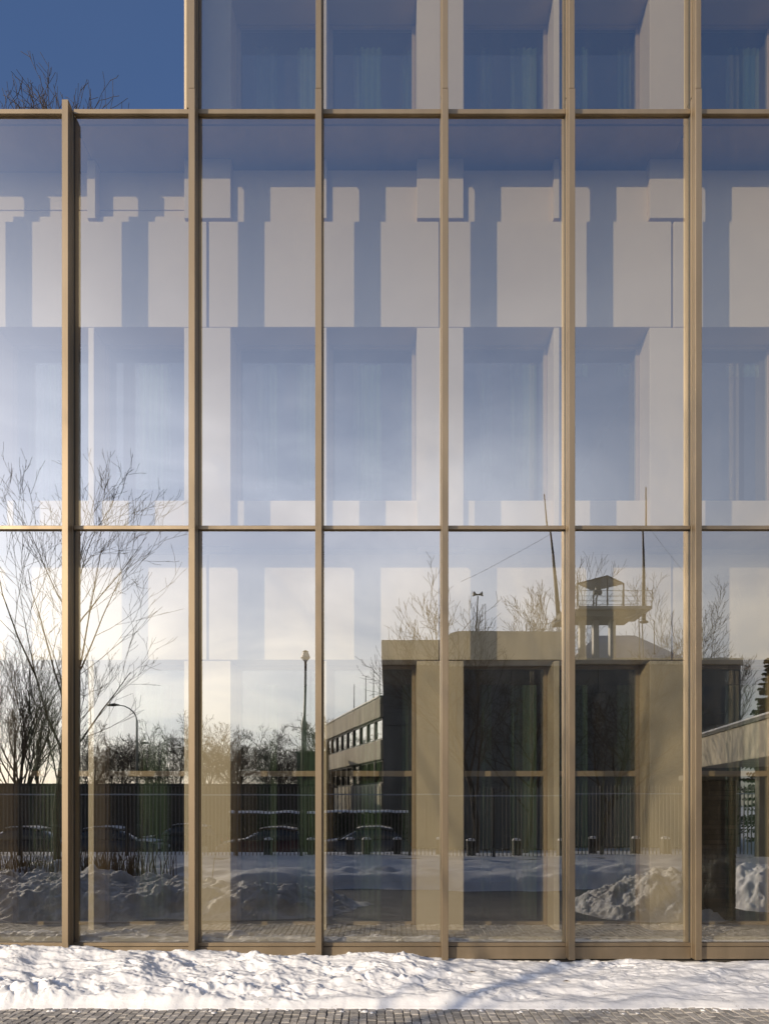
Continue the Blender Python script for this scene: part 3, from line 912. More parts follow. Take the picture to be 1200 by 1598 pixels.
# bush on the roof terrace
R = random.Random(77)
for (px, H, lab, sd) in ((100, .88, 'leafless bush in a planter on the roof terrace, behind the coping', 5), (38, .80, 'leafless bush at the left end of the roof terrace', 8)):
    yb = 0.98; d = D+yb
    xb = (px-600)/F*d; zb = R2[1]+.005
    root = empty('roof_bush', (xb, yb, zb), lab, 'bush')
    pl = MB(); pl.box(xb-.3, xb+.3, yb-.15, yb+.15, zb, zb+.16); pl.build('planter', M['concrete'], root, bevel=.01)
    c = MB(); t = MB(); R = random.Random(sd)
    for s in range(19):
        a = R.uniform(0, 6.28); sp = R.uniform(.15, .85)
        dd = Vector((math.cos(a)*sp, math.sin(a)*sp*.5, 1))
        grow(c, c, Vector((xb+R.uniform(-.25,.25), yb+R.uniform(-.12,.12), zb+.15)), dd, H*R.uniform(.55,1.0), .010, 1, 3, R, .03, .62, (0,5,3), .13, .0028, .7, .62)
    c.build('stems', M['twig'], root, True)

# ------------------------------------------------------------------ heaps of cleared snow
def heap(label, x0, x1, y0, y1, hfun, m, seed, n=170):
    X, Y = np.meshgrid(np.linspace(x0, x1, n), np.linspace(y0, y1, int(n*.55)))
    ua = (X-(x0+x1)/2)/(.5*(x1-x0)*.86); ub = (Y-(y0+y1)/2)/(.5*(y1-y0)*.92)
    ew = 1-(np.abs(ua)**3.2+np.abs(ub)**2.4)**.5
    ew = ew + .30*fbm(X*.9, Y*.9, 4, seed)*np.clip(2.2-np.abs(ua)-np.abs(ub), 0, 1)
    ew = np.minimum(ew, 3*(1-np.maximum(np.abs(X-(x0+x1)/2)/(.5*(x1-x0)), np.abs(Y-(y0+y1)/2)/(.5*(y1-y0)))) - .03)
    w = sstep(0.0, 0.75, ew)
    d1, v1 = worley(X*2.4+.3*fbm(X*2,Y*2,2,seed), Y*2.4, seed+2)
    d2, v2 = worley(X*6, Y*6, seed+5)
    Z = w*hfun(X, Y) + sstep(.02,.2,ew)*(np.clip(.6-d1,0,1)*(v1-.35)*.34 + np.clip(.55-d2,0,1)*(v2-.4)*.14 + .12*fbm(X*1.8, Y*1.8, 4, seed+3) + .03*fbm(X*9,Y*9,3,seed+4) + sstep(.62,.2,worley(X*11+.4*fbm(X*4,Y*4,2,9),Y*11,seed+8)[0])*(worley(X*11+.4*fbm(X*4,Y*4,2,9),Y*11,seed+8)[1]-.4)*.04)
    Z = GND - 0.05 + 0.05*sstep(0,.06,ew) + Z
    Z = np.where(ew < 0.01, GND-.06, Z)
    o = grid_obj('snow_heap', X, -(-Y), Z, m)
    return tag(o, label, 'snow heap')
def crest_left(X, Y):
    px = 600+X/(D+2*YG-Y)*F
    return np.interp(X, [-9,-6.5,-5.4,-4.6,-3.6,-2.6,-1.8,-1.0,-.3], [.45,.50,.58,.42,.40,.42,.62,.52,.3])
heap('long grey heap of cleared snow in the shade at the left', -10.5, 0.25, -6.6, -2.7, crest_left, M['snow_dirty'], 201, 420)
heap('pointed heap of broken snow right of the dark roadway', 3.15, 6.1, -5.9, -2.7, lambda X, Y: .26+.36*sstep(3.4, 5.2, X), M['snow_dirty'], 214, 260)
heap('rounded snow heap beside the brick gate pier at the right', 5.9, 8.6, -6.2, -3.6, lambda X, Y: .62+0*X, M['snow'], 223, 200)

# dry reeds behind the left heap
for (px, w, n, lab) in ((178, 1.9, 260, 'clump of dry brown reeds behind the left snow heap'), (30, 1.2, 150, 'smaller clump of dry reeds by the young tree trunk'), (115, .7, 45, 'thin tuft of dry reeds right of the young tree trunk')):
    b = at(px, 1380, 7.3); R = random.Random(px)
    m = MB()
    for i in range(n):
        x = b.x+R.gauss(0, w*.33); y = b.y+R.uniform(-.4,.4); h = R.uniform(.65,1.1); lx = R.gauss(0,.14)*h; s = .008
        m.add([(x-s,y,GND),(x+s,y,GND),(x+lx*.5+s,y+.01,GND+h*.6),(x+lx*.5-s,y+.01,GND+h*.6),(x+lx*1.3,y+R.gauss(0,.08),GND+h)], [(0,1,2,3),(3,2,4)])
    tag(m.build('dry_reeds', M['reed']), lab, 'reeds')

# ------------------------------------------------------------------ iron fence
FY = 1.86*F/(1340-HOR) - D - 2*YG
fence = empty('iron_fence', (0, -FY, GND+.1), 'long dark iron fence of close set pickets with pale top rail', 'fence')
ztop, zrail, zbot = at(0,1226,FY).z, at(0,1240,FY).z, at(0,1338,FY).z
m = MB(); m.box(-.016, .016, -.012, .012, 0, ztop-.06); 
m.add([(-.016,-.012,ztop-.06),(.016,-.012,ztop-.06),(.016,.012,ztop-.06),(-.016,.012,ztop-.06),(0,0,ztop)], [(0,1,4),(1,2,4),(2,3,4),(3,0,4)])
pk = bpy.data.meshes.new('picket'); pk.from_pydata([(v[0], v[1], v[2]) for v in m.v], [], m.f); pk.materials.append(M['fence_metal']); pk.update()
xs = -17.2; i = 0
while xs < 17.6 and i < 268:
    o = bpy.data.objects.new('picket', pk); o.location = (xs, 0, -(GND+.1)+0); COL.objects.link(o); o.parent = fence
    o.location.z = -(GND+.1) + (0 if True else 0)
    xs += .1305; i += 1
for (z, hh, mm) in ((zrail, .024, 'rail_metal'), (GND+.03, .02, 'dark_metal')):
    m = MB(); m.box(-17.4, 17.8, -FY+.018, -FY+.05, z-hh, z+hh); m.build('rail', M[mm], fence)
for px in (-140, 30, 200, 369, 470, 637, 771, 940, 1100, 1260):
    x = at(px, 0, FY).x
    m = MB(); m.box(x-.05, x+.05, -FY-.11, -FY-.015, GND, ztop-.1); m.box(x-.07, x+.07, -FY-.13, -FY+.005, ztop-.1, ztop-.06)
    m.build('post', M['dark_metal'], fence)

# concrete bollards with snow caps
BY = FY+.75
bpx = [420, 487, 544, 569, 617, 684, 735, 805, 875, 925, 992, 1040]
proto = None
names_b = ['left of the tall lamp', 'under the tall lamp', 'right of the tall lamp', 'below the low wing', 'at the end of the hedge', 'below the slender tree', 'below the loudspeaker mast', 'below the low drooping tree', 'below the bent pole', 'below the leaning tree', 'below the straight pole', 'nearest the right heap']
for i, px in enumerate(bpx):
    p = at(px, 1300, BY)
    if proto is None:
        proto = empty('bollard', (p.x, p.y, GND), '', 'bollard', 'bollards behind the iron fence')
        m = MB(); m.box(p.x-.14, p.x+.14, p.y-.14, p.y+.14, GND-.3, GND+.62); m.build('block', M['garage'], proto, bevel=.02)
        m = MB(); m.lathe((p.x, p.y, GND+.618), [(.16,0),(.165,.03),(.12,.075),(.04,.095)], 10); m.build('snow_cap', M['snow'], proto, True)
        o = proto
    else:
        o = copy_tree(proto); o.location = (p.x, p.y, GND); o.rotation_euler.z = rnd.uniform(-.2,.2)
    o['label'] = 'dark snow capped bollard behind the fence, ' + names_b[i]

# ------------------------------------------------------------------ parked cars
def loft(m, secs, mi=0):
    """secs: list of (x, [(y,z)...]) cross sections with equal counts"""
    n = len(secs[0][1]); vs = [(x, y, z) for x, pr in secs for (y, z) in pr]; fs = []
    for i in range(len(secs)-1):
        for k in range(n):
            k2 = (k+1) % n
            fs.append((i*n+k, (i+1)*n+k, (i+1)*n+k2, i*n+k2))
    fs.append(tuple(range(n))); fs.append(tuple(range(len(secs)*n-1, (len(secs)-1)*n-1, -1)))
    m.add(vs, fs, mi)
def sec(z0, z1, w0, w1):
    zm = z0+(z1-z0)*.55
    return [(-w0*.9,z0),(-w0,z0+.08),(-w0,zm),(-w1,z1-.04),(-w1*.9,z1),(w1*.9,z1),(w1,z1-.04),(w0,zm),(w0,z0+.08),(w0*.9,z0)]
def make_car(label, paint):
    root = empty('parked_car', (0,0,0), label, 'car', 'cars parked behind the fence')
    m = MB(); loft(m, [(-2.05, sec(.38,.62,.70,.66)), (-1.95, sec(.22,.76,.84,.78)), (-1.1, sec(.18,.90,.88,.82)), (-.7, sec(.18,.93,.88,.82)), (.9, sec(.18,.95,.88,.82)), (1.75, sec(.20,.98,.87,.80)), (2.02, sec(.24,.86,.82,.74)), (2.1, sec(.36,.70,.74,.68))])
    m.build('body', M[paint], root, True)
    m = MB(); loft(m, [(-1.0, sec(.88,.94,.78,.74)), (-.45, sec(.9,1.24,.78,.62)), (-.05, sec(.9,1.40,.78,.60)), (.7, sec(.9,1.42,.78,.60)), (1.35, sec(.9,1.30,.78,.60)), (1.85, sec(.9,.99,.76,.70))])
    m.build('window_glass', M['pane_dark'], root, True)
    m = MB(); loft(m, [(-.3, sec(1.33,1.36,.61,.56)), (.0, sec(1.395,1.43,.61,.57)), (.7, sec(1.41,1.45,.61,.57)), (1.3, sec(1.30,1.35,.60,.56))])
    m.build('roof', M[paint], root, True)
    m = MB(); loft(m, [(-.25, sec(1.365,1.37,.50,.44)), (.0, sec(1.425,1.475,.54,.48)), (.7, sec(1.445,1.50,.54,.48)), (1.25, sec(1.35,1.385,.5,.44))])
    m.build('snow_cover', M['snow'], root, True)
    m = MB(); loft(m, [(-1.8, sec(.80,.81,.60,.5)), (-1.5, sec(.84,.895,.66,.55)), (-1.05, sec(.90,.94,.68,.55))]); m.build('bonnet_snow', M['snow'], root, True)
    for sx in (-1.3, 1.3):
        for sy in (-.80, .80):
            w = MB(); pts = [(sx, sy-.09, .31), (sx, sy+.09, .31)]; w.tube(pts, .31, 16); o = w.build('wheel', M['tyre'], root)
            w = MB(); w.tube([(sx, sy-.095, .31), (sx, sy+.095, .31)], .19, 10); w.build('rim', M['steel'], o)
    for sy in (-.6, .6):
        w = MB(); w.box(-2.07, -2.0, sy-.14, sy+.14, .55, .68); w.build('headlight', M['lens'], root, bevel=.02)
        w = MB(); w.box(2.0, 2.09, sy-.12, sy+.12, .66, .84); w.build('tail_light', M['red_lens'], root, bevel=.02)
    return root
cars = [(28, 21.5, 'dark car with a snowy roof parked at the left edge behind the fence', 'paint_dark', 1), (186, 21.8, 'dark car with a rim of snow parked behind the reeds', 'paint_grey', -1), (285, 25.6, 'dark car half hidden in the second row behind the fence', 'paint_dark', 1),
        (418, 21.5, 'maroon car with a snowy roof parked left of the tall lamp', 'paint_red', 1), (563, 21.7, 'grey car with a snowy roof parked below the low wing', 'paint_grey', 1)]
made = {}
for (px, Y, lab, paint, fl) in cars:
    p = at(px, 1300, Y)
    if paint not in made: o = made[paint] = make_car(lab, paint)
    else: o = copy_tree(made[paint]); o['label'] = lab
    o.location = (p.x, p.y, GND-.56); o.rotation_euler.z = 0 if fl > 0 else math.pi

# snow topped hedge
hx0, hx1 = at(362, 0, 25).x, at(632, 0, 25).x
hz = at(0, 1266, 25).z
R = random.Random(12); m = MB(); tot = 5200
for i in range(tot):
    x = R.uniform(hx0, hx1); y = -25+R.uniform(-.45,.45); z = R.uniform(-.6, hz-.05); s = R.uniform(.05,.1)
    a = R.uniform(0,6.28); c_, s_ = math.cos(a)*s, math.sin(a)*s
    m.add([(x-c_,y-s_,z),(x+s_*.6,y-c_*.6,z+s*.7),(x+c_,y+s_,z+R.uniform(-.05,.05)),(x-s_*.6,y+c_*.6,z-s*.5)], [(0,1,2),(0,2,3)])
hedge = empty('hedge', ((hx0+hx1)/2, -25, -.6), 'clipped dark hedge with a thick cap of snow behind the parked cars', 'hedge')
m.build('foliage', M['hedge'], hedge)
m = MB(); m.box(hx0+.1, hx1-.1, -25.28, -24.72, -.6, hz-.14); m.build('branches', M['hedge'], hedge)
X, Y = np.meshgrid(np.linspace(hx0-.05, hx1+.05, 160), np.linspace(-25.5, -24.5, 14))
Zc = hz + .11*np.clip(1-((Y+25)/.5)**4, -.6, 1) + .07*fbm(X*1.3, Y*0+1, 3, 91) - .06
o = grid_obj('snow_cap', X-hedge.location.x, Y+25, Zc+.6, M['snow'], hedge)

# dark garage row at the left
gz = at(0, 1222, 29).z
gx0, gx1 = at(-170, 0, 29).x, at(508, 0, 29).x
gar = empty('garage_row', ((gx0+gx1)/2, -31, -.6), 'long low dark boarded garage row behind the parked cars', 'garage')
m = MB(); m.box(gx0, gx1, -34, -29.06, -.6, gz-.18); m.build('wall', M['garage'], gar)
m = MB(); m.box(gx0-.2, gx1+.2, -34.2, -28.8, gz-.178, gz-.03); m.build('roof', M['dark_metal'], gar)
x = gx0+.4; i = 0
while x+2.5 < gx1:
    m = MB(); m.box(x, x+2.3, -29.055, -28.98, -.6, gz-.8); d_ = m.build('garage_door', M['garage'], gar, bevel=.01)
    m = MB()
    for j in range(4): m.box(x+.05, x+2.25, -28.978, -28.96, -.5+j*(gz+.1)/4.6, -.5+(j+.9)*(gz+.1)/4.6)
    m.build('door_panel', M['garage'], d_)
    m = MB(); m.box(x+1.05, x+1.25, -28.958, -28.93, .35, .39); m.build('handle', M['steel'], d_)
    x += 2.8
# green hut beyond
p0, p1 = at(464, 1172, 36), at(506, 1172, 36)
hut = empty('green_hut', ((p0.x+p1.x)/2, -37, -.6), 'dull green hut behind the tall street lamp', 'hut')
m = MB(); m.box(p0.x, p1.x, -38, -36, -.6, p0.z-.1); m.build('wall', M['green_paint'], hut)
m = MB(); m.box(p0.x-.1, p1.x+.1, -38.1, -35.9, p0.z-.098, p0.z); m.build('roof', M['green_paint'], hut)

# ------------------------------------------------------------------ concrete building with a wing
BYD = 29.5
sc_ = mpx(BYD)
bx0, bx1 = at(594, 0, BYD).x, at(1156, 0, BYD).x
zA, zP, zM = at(0, 999, BYD).z, at(0, 983, BYD).z, at(0, 1028, BYD).z
xA, xP0, xP1 = at(691, 0, BYD).x, at(700, 0, BYD).x, at(893, 0, BYD).x
blk = empty('concrete_building', ((bx0+bx1)/2, -BYD-6, -.6), 'big grey concrete block with stepped roof and rooftop lookout', 'building')
m = MB(); m.box(bx0+.02, bx1-.02, -BYD-14, -BYD, -.6, zM-.35); m.build('wall', M['concrete'], blk)
m = MB()
x = bx0+.03
while x < bx1-.3:                                       # cast panels, joints recessed
    x2 = min(x+2.35, bx1-.03)
    for (z0, z1) in ((-.55, 2.6), (2.63, 6.0), (6.03, zM-.36)):
        m = MB(); m.box(x, x2-.03, -BYD+.002, -BYD+.05, z0, z1); m.build('wall_panel', M['concrete'], blk, bevel=.01)
    x = x2
m = MB(); m.box(bx0-.05, bx1+.05, -BYD-14.05, -BYD+.12, zM-.348, zM); m.build('coping', M['concrete_pale'], blk, bevel=.02)
m = MB(); m.box(bx0-.06, xA, -BYD-9, -BYD+.14, zM+.002, zA); m.build('parapet_block', M['concrete_pale'], blk, bevel=.04)
pts = [(xP0, zM+.004), (xP1, zM+.004), (xP1, zP-.05)]
pts += [(xP0+.75, zP)]
pts += [(xP0+.75-.75*math.sin(a), zP-.28+.28*math.cos(a)) for a in (0.4, .9, 1.35)]
m = MB(); m.prism(pts, -BYD+.16, -BYD-8); m.build('penthouse', M['concrete_pale'], blk)
hx = at(965, 0, BYD+5).x; hw = 4.2
m = MB(); zt_ = at(0, 990, BYD+5).z
m.add([(hx-hw, -BYD-2, zM-.1), (hx+hw, -BYD-2, zM-.1), (hx+hw, -BYD-9, zM-.1), (hx-hw, -BYD-9, zM-.1), (hx-1.2, -BYD-5.4, zt_), (hx+1.2, -BYD-5.4, zt_)],
      [(0,1,5,4),(1,2,5),(2,3,4,5),(3,0,4)])
m.build('hip_roof', M['snow_field'], blk)
m = MB(); b = at(1046, 1012, BYD+3); m.lathe((b.x, b.y, zM), [(.12,0),(.12,.2),(.42,.25),(.46,.5),(.3,.66),(.05,.7)], 10); m.build('roof_vent', M['steel'], blk, True)
m = MB(); b = at(1010, 0, BYD+1); m.box(b.x-.25, b.x+.25, b.y-.2, b.y+.2, zM+.002, zM+.14); m.build('roof_box', M['steel'], blk)
m = MB(); b = at(1122, 0, BYD+1); m.box(b.x-.25, b.x+.25, b.y-.2, b.y+.2, zM+.002, zM+.22); m.build('roof_box', M['steel'], blk)

# low wing running back from the block's left corner
wa = Vector((bx0-.06, -BYD-.5, 0)); wb_far = at(509, 0, BYD+13.5); wb_far.z = 0
wd = Vector((wb_far.x-wa.x, wb_far.y-wa.y, 0)); wlen = wd.length*1.06; wd.normalize(); wn_ = Vector((-wd.y, wd.x, 0))
if wn_.x > 0: wn_ = -wn_
mxw = Matrix(((wd.x, wn_.x, 0, wa.x), (wd.y, wn_.y, 0, wa.y), (0,0,1,0), (0,0,0,1)))
wing = empty('office_wing', (wa.x, wa.y, -.6), 'low concrete office wing with two ribbon rows of windows', 'building')
zz = [at(0, py, BYD).z for py in (1085, 1117, 1153, 1184, 1222)]
def wbox(x0,x1,y0,y1,z0,z1,name,m_,par=wing,bv=0):
    q = MB(); q.xf = mxw; q.box(x0,x1,y0,y1,z0,z1); return q.build(name, M[m_], par, bevel=bv)
wbox(0, wlen, -8, -.22, -.6, zz[0]-.3, 'core', 'concrete')
wbox(-.0, wlen+.05, -.22, .10, zz[1], zz[0], 'fascia_band', 'concrete_pale', bv=.02)
wbox(-.0, wlen+.05, -.22, .08, zz[3], zz[2], 'fascia_band', 'concrete_pale', bv=.02)
wbox(-.0, wlen+.05, -.22, .06, -.6, zz[4], 'lower_wall', 'concrete_pale', bv=.02)
wbox(-.05, wlen+.15, -8, .16, zz[0]+.002, zz[0]+.07, 'roof_edge', 'steel')
nw = 9
for (z0, z1) in ((zz[2], zz[1]), (zz[4], zz[3])):
    for j in range(nw):
        x0, x1 = wlen*j/nw, wlen*(j+1)/nw
        q = MB(); q.xf = mxw
        q.box(x0+.02, x0+.09, -.20, -.04, z0+.003, z1-.003); q.box(x1-.09, x1-.02, -.20, -.04, z0+.003, z1-.003)
        q.box(x0+.09, x1-.09, -.20, -.05, z1-.10, z1-.004); q.box(x0+.09, x1-.09, -.20, -.05, z0+.004, z0+.10)
        w = q.build('window', M['dark_metal'], wing)
        q = MB(); q.xf = mxw; q.box(x0+.09, x1-.09, -.15, -.13, z0+.10, z1-.10); q.build('pane', M['pane_mirror'], w)
# thin rods on the wing's roof
for i, (px, top) in enumerate(((538, 1067), (555, 1054), (567, 1044), (576, 1037), (582, 1032), (594, 1021))):
    f = (i*.9+.6)
    best = None
    for s in range(400):
        q = wa + wd*(wlen*s/399.0); d_ = D+2*YG-q.y; e = abs(600+q.x/d_*F-px)
        if best is None or e < best[0]: best = (e, q, d_)
    q, d_ = best[1], best[2]; q = q - wn_*.5
    ztp = EYE+(HOR-top)/F*d_
    m = MB(); m.tube([(q.x, q.y, zz[0]+.05), (q.x, q.y, ztp)], [.035, .02], 6); m.lathe((q.x, q.y, zz[0]+.06), [(.1,0),(.1,.05),(.05,.1)], 8)
    o = m.build('roof_rod', M['steel'])
    tag(o, 'thin upright rod on the low wing roof, ' + ['farthest and shortest', 'second from the far end', 'third from the far end', 'fourth from the far end', 'fifth, close to the block', 'tallest beside the block corner'][i], 'rod', 'thin rods along the wing roof')

# rooftop lookout: platform on posts, corner-on canopy with glazed sides
LY = BYD+2.2
sL = mpx(LY)
def L(px, py, Y=LY): return at(px, py, Y)
look = empty('rooftop_lookout', (L(940,0).x, -LY, zM), 'steel lookout platform with square canopy on the concrete roof', 'lookout')
pz = L(0, 955).z; x0, x1 = L(893, 0).x, L(1007, 0).x
m = MB(); m.box(x0, x1, -LY-1.6, -LY+1.2, pz-.16, pz); m.build('deck', M['steel'], look)
m = MB(); m.box(L(866,0).x, L(985,0).x, -LY-1.1, -LY+.9, pz-.50, pz-.17); m.build('beam', M['concrete'], look)
for px in (908, 930, 957): 
    xx = L(px, 0).x; m = MB(); m.box(xx-.16, xx+.16, -LY-.3, -LY+.1, zM-.1, pz-.502); m.build('post', M['steel'], look, bevel=.01)
for px in (999, 1003):
    xx = L(px, 0).x; m = MB(); m.tube([(xx, -LY+(.5 if px == 999 else -.4), zM-.1), (xx, -LY+(.5 if px == 999 else -.4), pz-.165)], .035, 6); m.build('prop', M['steel'], look)
m = MB(); m.tube([(x1-.1, -LY+1.0, pz-.17), (L(968,0).x, -LY+.8, pz-.62)], .05, 6); m.build('brace', M['steel'], look)
m = MB(); m.tube([(L(858,0).x, -LY+.8, pz-.75), (L(895,0).x, -LY+.8, pz-.1)], .06, 6); m.build('brace', M['steel'], look)
for (dz) in (.28, .55, .85):
    m = MB(); z = pz+dz
    m.tube([(x0, -LY+1.15, z), (x1, -LY+1.15, z), (x1, -LY-1.5, z), (x0, -LY-1.5, z), (x0, -LY+1.15, z)], .016, 5); m.build('handrail', M['steel'], look)
for u in (0, .2, .4, .6, .8, .93, 1):
    xx = x0+(x1-x0)*u
    for yy in (-LY+1.15, -LY-1.5):
        m = MB(); m.tube([(xx, yy, pz), (xx, yy, pz+.85), (xx+.08, yy, pz+1.0)], .02, 5); m.build('stanchion', M['steel'], look)
cx, cz, hd = L(938, 0).x, L(0, 911).z, 38/sL
m = MB(); cy = -LY-.1
m.add([(cx, cy+hd, cz), (cx-hd, cy, cz), (cx, cy-hd, cz), (cx+hd, cy, cz), (cx, cy+hd, cz+.05), (cx-hd, cy, cz+.05), (cx, cy-hd, cz+.05), (cx+hd, cy, cz+.05)],
      [(0,1,2,3),(7,6,5,4),(0,4,5,1),(1,5,6,2),(2,6,7,3),(3,7,4,0)])
m.build('canopy', M['dark_metal'], look)
cs = [(cx, cy+hd*.97), (cx-hd*.97, cy), (cx, cy-hd*.97), (cx+hd*.97, cy)]
for q in cs:
    m = MB(); m.box(q[0]-.035, q[0]+.035, q[1]-.035, q[1]+.035, pz, cz); m.build('canopy_post', M['dark_metal'], look)
for i in range(4):
    a, b = Vector((*cs[i], 0)), Vector((*cs[(i+1) % 4], 0)); d_ = (b-a).normalized()*.06; nrm = Vector((d_.y, -d_.x, 0)).normalized()*.006
    a, b = a+d_, b-d_
    m = MB(); q0, q1 = pz+.35, cz-.02
    m.add([(a.x-nrm.x,a.y-nrm.y,q0),(b.x-nrm.x,b.y-nrm.y,q0),(b.x-nrm.x,b.y-nrm.y,q1),(a.x-nrm.x,a.y-nrm.y,q1),(a.x+nrm.x,a.y+nrm.y,q0),(b.x+nrm.x,b.y+nrm.y,q0),(b.x+nrm.x,b.y+nrm.y,q1),(a.x+nrm.x,a.y+nrm.y,q1)],
          [(0,1,2,3),(7,6,5,4),(0,4,5,1),(1,5,6,2),(2,6,7,3),(3,7,4,0)], 1)
    m.m[-6] = 0
    m.build('side_glass', [M['thin_glass'], M['clear']], look)
m = MB(); m.tube([(cx-.3, cy+.2, pz), (cx-.3, cy+.2, pz+.7), (cx-.1, cy+.1, pz+1.15)], [.05,.05,.03], 6); m.box(cx-.45, cx+.05, cy+.05, cy+.25, pz+.95, pz+1.2); m.build('searchlight', M['dark_metal'], look)
m = MB(); m.box(cx-.30, cx-.02, cy-.1, cy+.15, cz-.42, cz-.02); m.build('hanging_lamp', M['dark_metal'], look)
# poles on the roof
def pole(pts, rs, label, name='roof_pole', m_='dark_metal'):
    m = MB(); m.tube(pts, rs, 8); b = pts[0]; m.lathe((b[0], b[1], b[2]), [(rs[0]*2.2,0),(rs[0]*2.2,.05),(rs[0]*1.2,.12)], 8)
    return tag(m.build(name, M[m_], None, True), label, 'pole')
a, b, c, d_ = L(870, 966), L(866, 915), L(861, 860), L(855, 812)
pole([a, b, c, d_, L(851, 770)], [.13,.11,.07,.045,.03], 'bent tapering pole standing left of the lookout')
a, b, d_ = L(1007, 972), L(1006, 900), L(1004, 760)
pole([a, b, L(1005, 850), d_], [.11,.09,.06,.03], 'straight tapering pole standing right of the lookout')
pole([L(1022, 1022), L(1022, 968)], [.03,.02], 'short thin rod on the roof right of the lookout')
# railing left of the lookout
rl = empty('roof_railing', (L(840,0).x, -LY, zP), 'open steel railing on the penthouse roof left of the lookout', 'railing')
rx0, rx1 = L(815, 0).x, L(892, 0).x; zr = zP
for dz in (.3, .6, .95):
    m = MB(); m.tube([(rx0, -LY+.6, zr+dz*.9), (L(850,0).x, -LY+.6, zr+dz*.9), (rx1, -LY+.6, zr+.5+dz*.9)], .016, 5); m.build('handrail', M['steel'], rl)
for u in np.linspace(0, 1, 7):
    xx = rx0+(rx1-rx0)*u; m = MB(); m.tube([(xx, -LY+.6, zr-.05), (xx, -LY+.6, zr+.86+max(0, u-.5)*.9)], .02, 5); m.build('stanchion', M['steel'], rl)
# loudspeaker mast
b = L(743, 984); sp = empty('loudspeaker_mast', b, 'slim mast with a double horn loudspeaker on the penthouse roof', 'loudspeaker')
tp = L(745, 928)
m = MB(); m.tube([b-Vector((0,0,.1)), tp], [.05,.03], 6); m.build('mast', M['dark_metal'], sp)
for sg in (-1, 1):
    m = MB(); m.tube([tp+Vector((0,0,.08)), tp+Vector((sg*.12,.05,.08)), tp+Vector((sg*.25,.1,.10))], [.04,.06,.15], 10); m.build('horn', M['dark_metal'], sp, True)
m = MB(); m.tube([b+Vector((-.9,0,-.05)), b+Vector((0,0,1.0))], .018, 5); m.build('stay', M['dark_metal'], sp)
for (px, top, lab) in ((757, 940, 'thin aerial rod right of the loudspeaker mast'), (646, 966, 'thin aerial rod on the left parapet block'), (684, 988, 'short aerial rod at the right end of the left parapet block')):
    b = L(px, 990); b.z = zP-.02 if px > 700 else zA-.02
    pole([b, Vector((b.x, b.y, L(px, top).z))], [.022,.014], lab, 'aerial_rod')
# stay wires
def wire(a, b, label, sag=.3):
    pts = [a.lerp(b, i/8)-Vector((0,0,sag*4*(i/8)*(1-i/8))) for i in range(9)]
    m = MB(); m.tube(pts, .008, 4); tag(m.build('stay_wire', M['dark_metal']), label, 'wire')
wire(L(720, 905), L(858, 830), 'thin stay wire running up to the bent pole', .1)
wire(L(1017, 826), L(1100, 930), 'thin stay wire falling right from the straight pole', .1)

# ------------------------------------------------------------------ street lamps
def lamp_post(px, top, Y, label):
    p = at(px, 1300, Y); z1 = at(px, top, Y).z; zb = -.6
    root = empty('street_lamp', (p.x, p.y, zb), label, 'street lamp')
    zj = at(px, 1122, Y).z
    m = MB(); m.tube([(p.x, p.y, zb), (p.x, p.y, zj-.3), (p.x, p.y, zj), (p.x+.02, p.y, zj+.15), (p.x+.05, p.y, z1-.35)], [.13,.12,.085,.06,.05], 10); m.build('pole', M['dark_metal'], root, True)
    m = MB(); m.lathe((p.x+.05, p.y, z1-.36), [(.06,0),(.20,.17),(.12,.38),(.03,.42)], 6); m.build('lantern', M['lens'], root)
    m = MB(); m.lathe((p.x+.05, p.y, z1+.035), [(.13,0),(.13,.02),(.04,.07)], 6); m.build('lantern_cap', M['dark_metal'], root)
lamp_post(476, 1018, 20.5, 'tall dark street lamp with pale six sided lantern left of the low wing')
def arm_lamp(px, top, pxe, Y, label):
    p = at(px, 1300, Y); z1 = at(px, top, Y).z; e = at(pxe, top, Y)
    root = empty('street_lamp', (p.x, p.y, -.6), label, 'street lamp')
    w = p.x-e.x; h = z1-.6
    pts = [(p.x, p.y, -.6), (p.x, p.y, z1-1.0)]
    for a in (.3,.6,.9,1.2,1.5): pts.append((p.x-w*.62*(1-math.cos(a)), p.y, z1-1.0+1.0*math.sin(a)))
    m = MB(); m.tube(pts, [.09,.06]+[.035]*5, 8); m.build('pole', M['steel'], root, True)
    q = Vector(pts[-1]); m = MB(); m.tube([q, q+Vector((-w*.2,0,.02)), q+Vector((-w*.42,0,-.02))], [.05,.10,.05], 8); m.build('lamp_head', M['dark_metal'], root, True)
arm_lamp(217, 1100, 170, 34, 'street lamp with an arm curving left above the far trees')
arm_lamp(252, 1160, 222, 50, 'smaller distant street lamp with curved arm among the far trees')

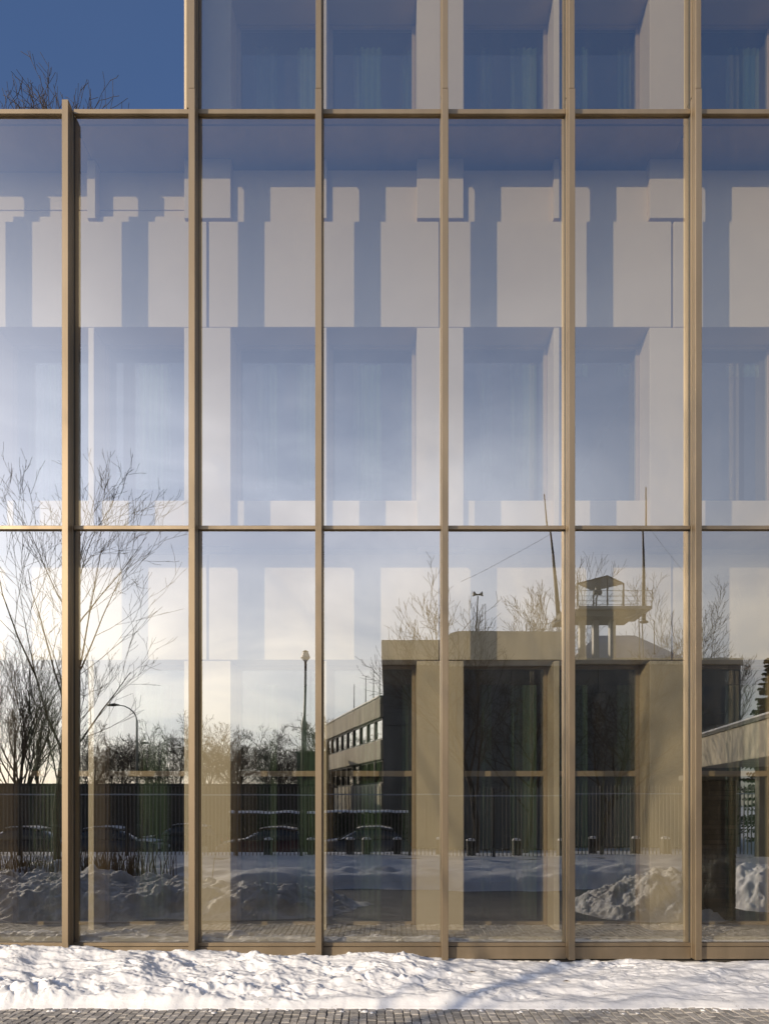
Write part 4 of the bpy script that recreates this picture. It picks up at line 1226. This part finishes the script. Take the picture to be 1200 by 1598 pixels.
# ------------------------------------------------------------------ gate pier and concrete canopy at the right
pY = 3.0; dd_ = D+2*YG+pY
px0, px1 = (1090-600)/F*dd_, (1149-600)/F*dd_
pz1 = EYE+(HOR-1209)/F*dd_
pier = empty('gate_pier', ((px0+px1)/2, -pY-.3, GND), 'dark brick gate pier beside the right snow heap', 'gate pier')
m = MB(); m.box(px0+.012, px1-.012, -pY-.588, -pY-.012, GND-.2, pz1-.10); m.build('core', M['mortar'], pier)
bh = .078; row = 0; z = GND-.1
wdt = px1-px0
bm_cache = {}
while z < pz1-.17:
    n = 2 if row % 2 == 0 else 3
    cuts = [0, .5, 1] if row % 2 == 0 else [0, .25, .75, 1]
    for (ya, yb) in ((-pY-.6, -pY-.4), (-pY-.2, -pY)):
        for i in range(len(cuts)-1):
            m = MB(); j = rnd.uniform(-.003,.003)
            m.box(px0+wdt*cuts[i]+.005, px0+wdt*cuts[i+1]-.005, ya+j, yb+j, z, z+bh-.011); m.build('brick', M['brick'], pier)
    for (xa, xb) in ((px0, px0+.25*wdt), (px1-.25*wdt, px1)):
        m = MB(); m.box(xa+.005, xb-.005, -pY-.395, -pY-.205, z, z+bh-.011); m.build('brick', M['brick'], pier)
    z += bh; row += 1
m = MB(); m.box(px0-.04, px1+.04, -pY-.64, -pY+.04, pz1-.09, pz1); m.build('cap_stone', M['concrete'], pier, bevel=.01)
# canopy: straight edge running towards the glass
zc1 = 4.1
dA = (zc1-EYE)*F/(HOR-1146); dB = (zc1-EYE)*F/(HOR-1111)
pa = Vector(((1090-600)/F*dA, D+2*YG-dA, 0)); pb = Vector(((1202-600)/F*dB, D+2*YG-dB, 0))
e = (pb-pa).normalized(); pa = pa - e*.2; pb = pb + e*3.0
nn = Vector((e.y, -e.x, 0)); 
if nn.x < 0: nn = -nn
ln = (pb-pa).length
mxc = Matrix(((e.x, nn.x, 0, pa.x), (e.y, nn.y, 0, pa.y), (0,0,1,0), (0,0,0,1)))
can = empty('gate_canopy', (pa.x, pa.y, GND), 'raised concrete gate canopy with snow along its edge', 'canopy')
zcl = EYE+(HOR-1199)/F*dA
m = MB(); m.xf = mxc; m.box(0, ln, 0, 2.6, zcl, zc1-.16); m.build('slab', M['concrete_pale'], can, bevel=.02)
m = MB(); m.xf = mxc; m.box(-.03, ln+.03, -.05, 2.65, zc1-.158, zc1-.06); m.build('edge_trim', M['concrete'], can)
m = MB(); m.xf = mxc; m.box(-.02, ln+.02, -.04, 2.6, zc1-.058, zc1); m.build('snow_layer', M['snow'], can, bevel=.02)
for (u, w_) in ((.5, 1.9), (ln-.6, 1.9)):
    m = MB(); m.xf = mxc; m.box(u-.18, u+.18, w_-.18, w_+.18, GND-.3, zcl-.002); m.build('column', M['concrete'], can)
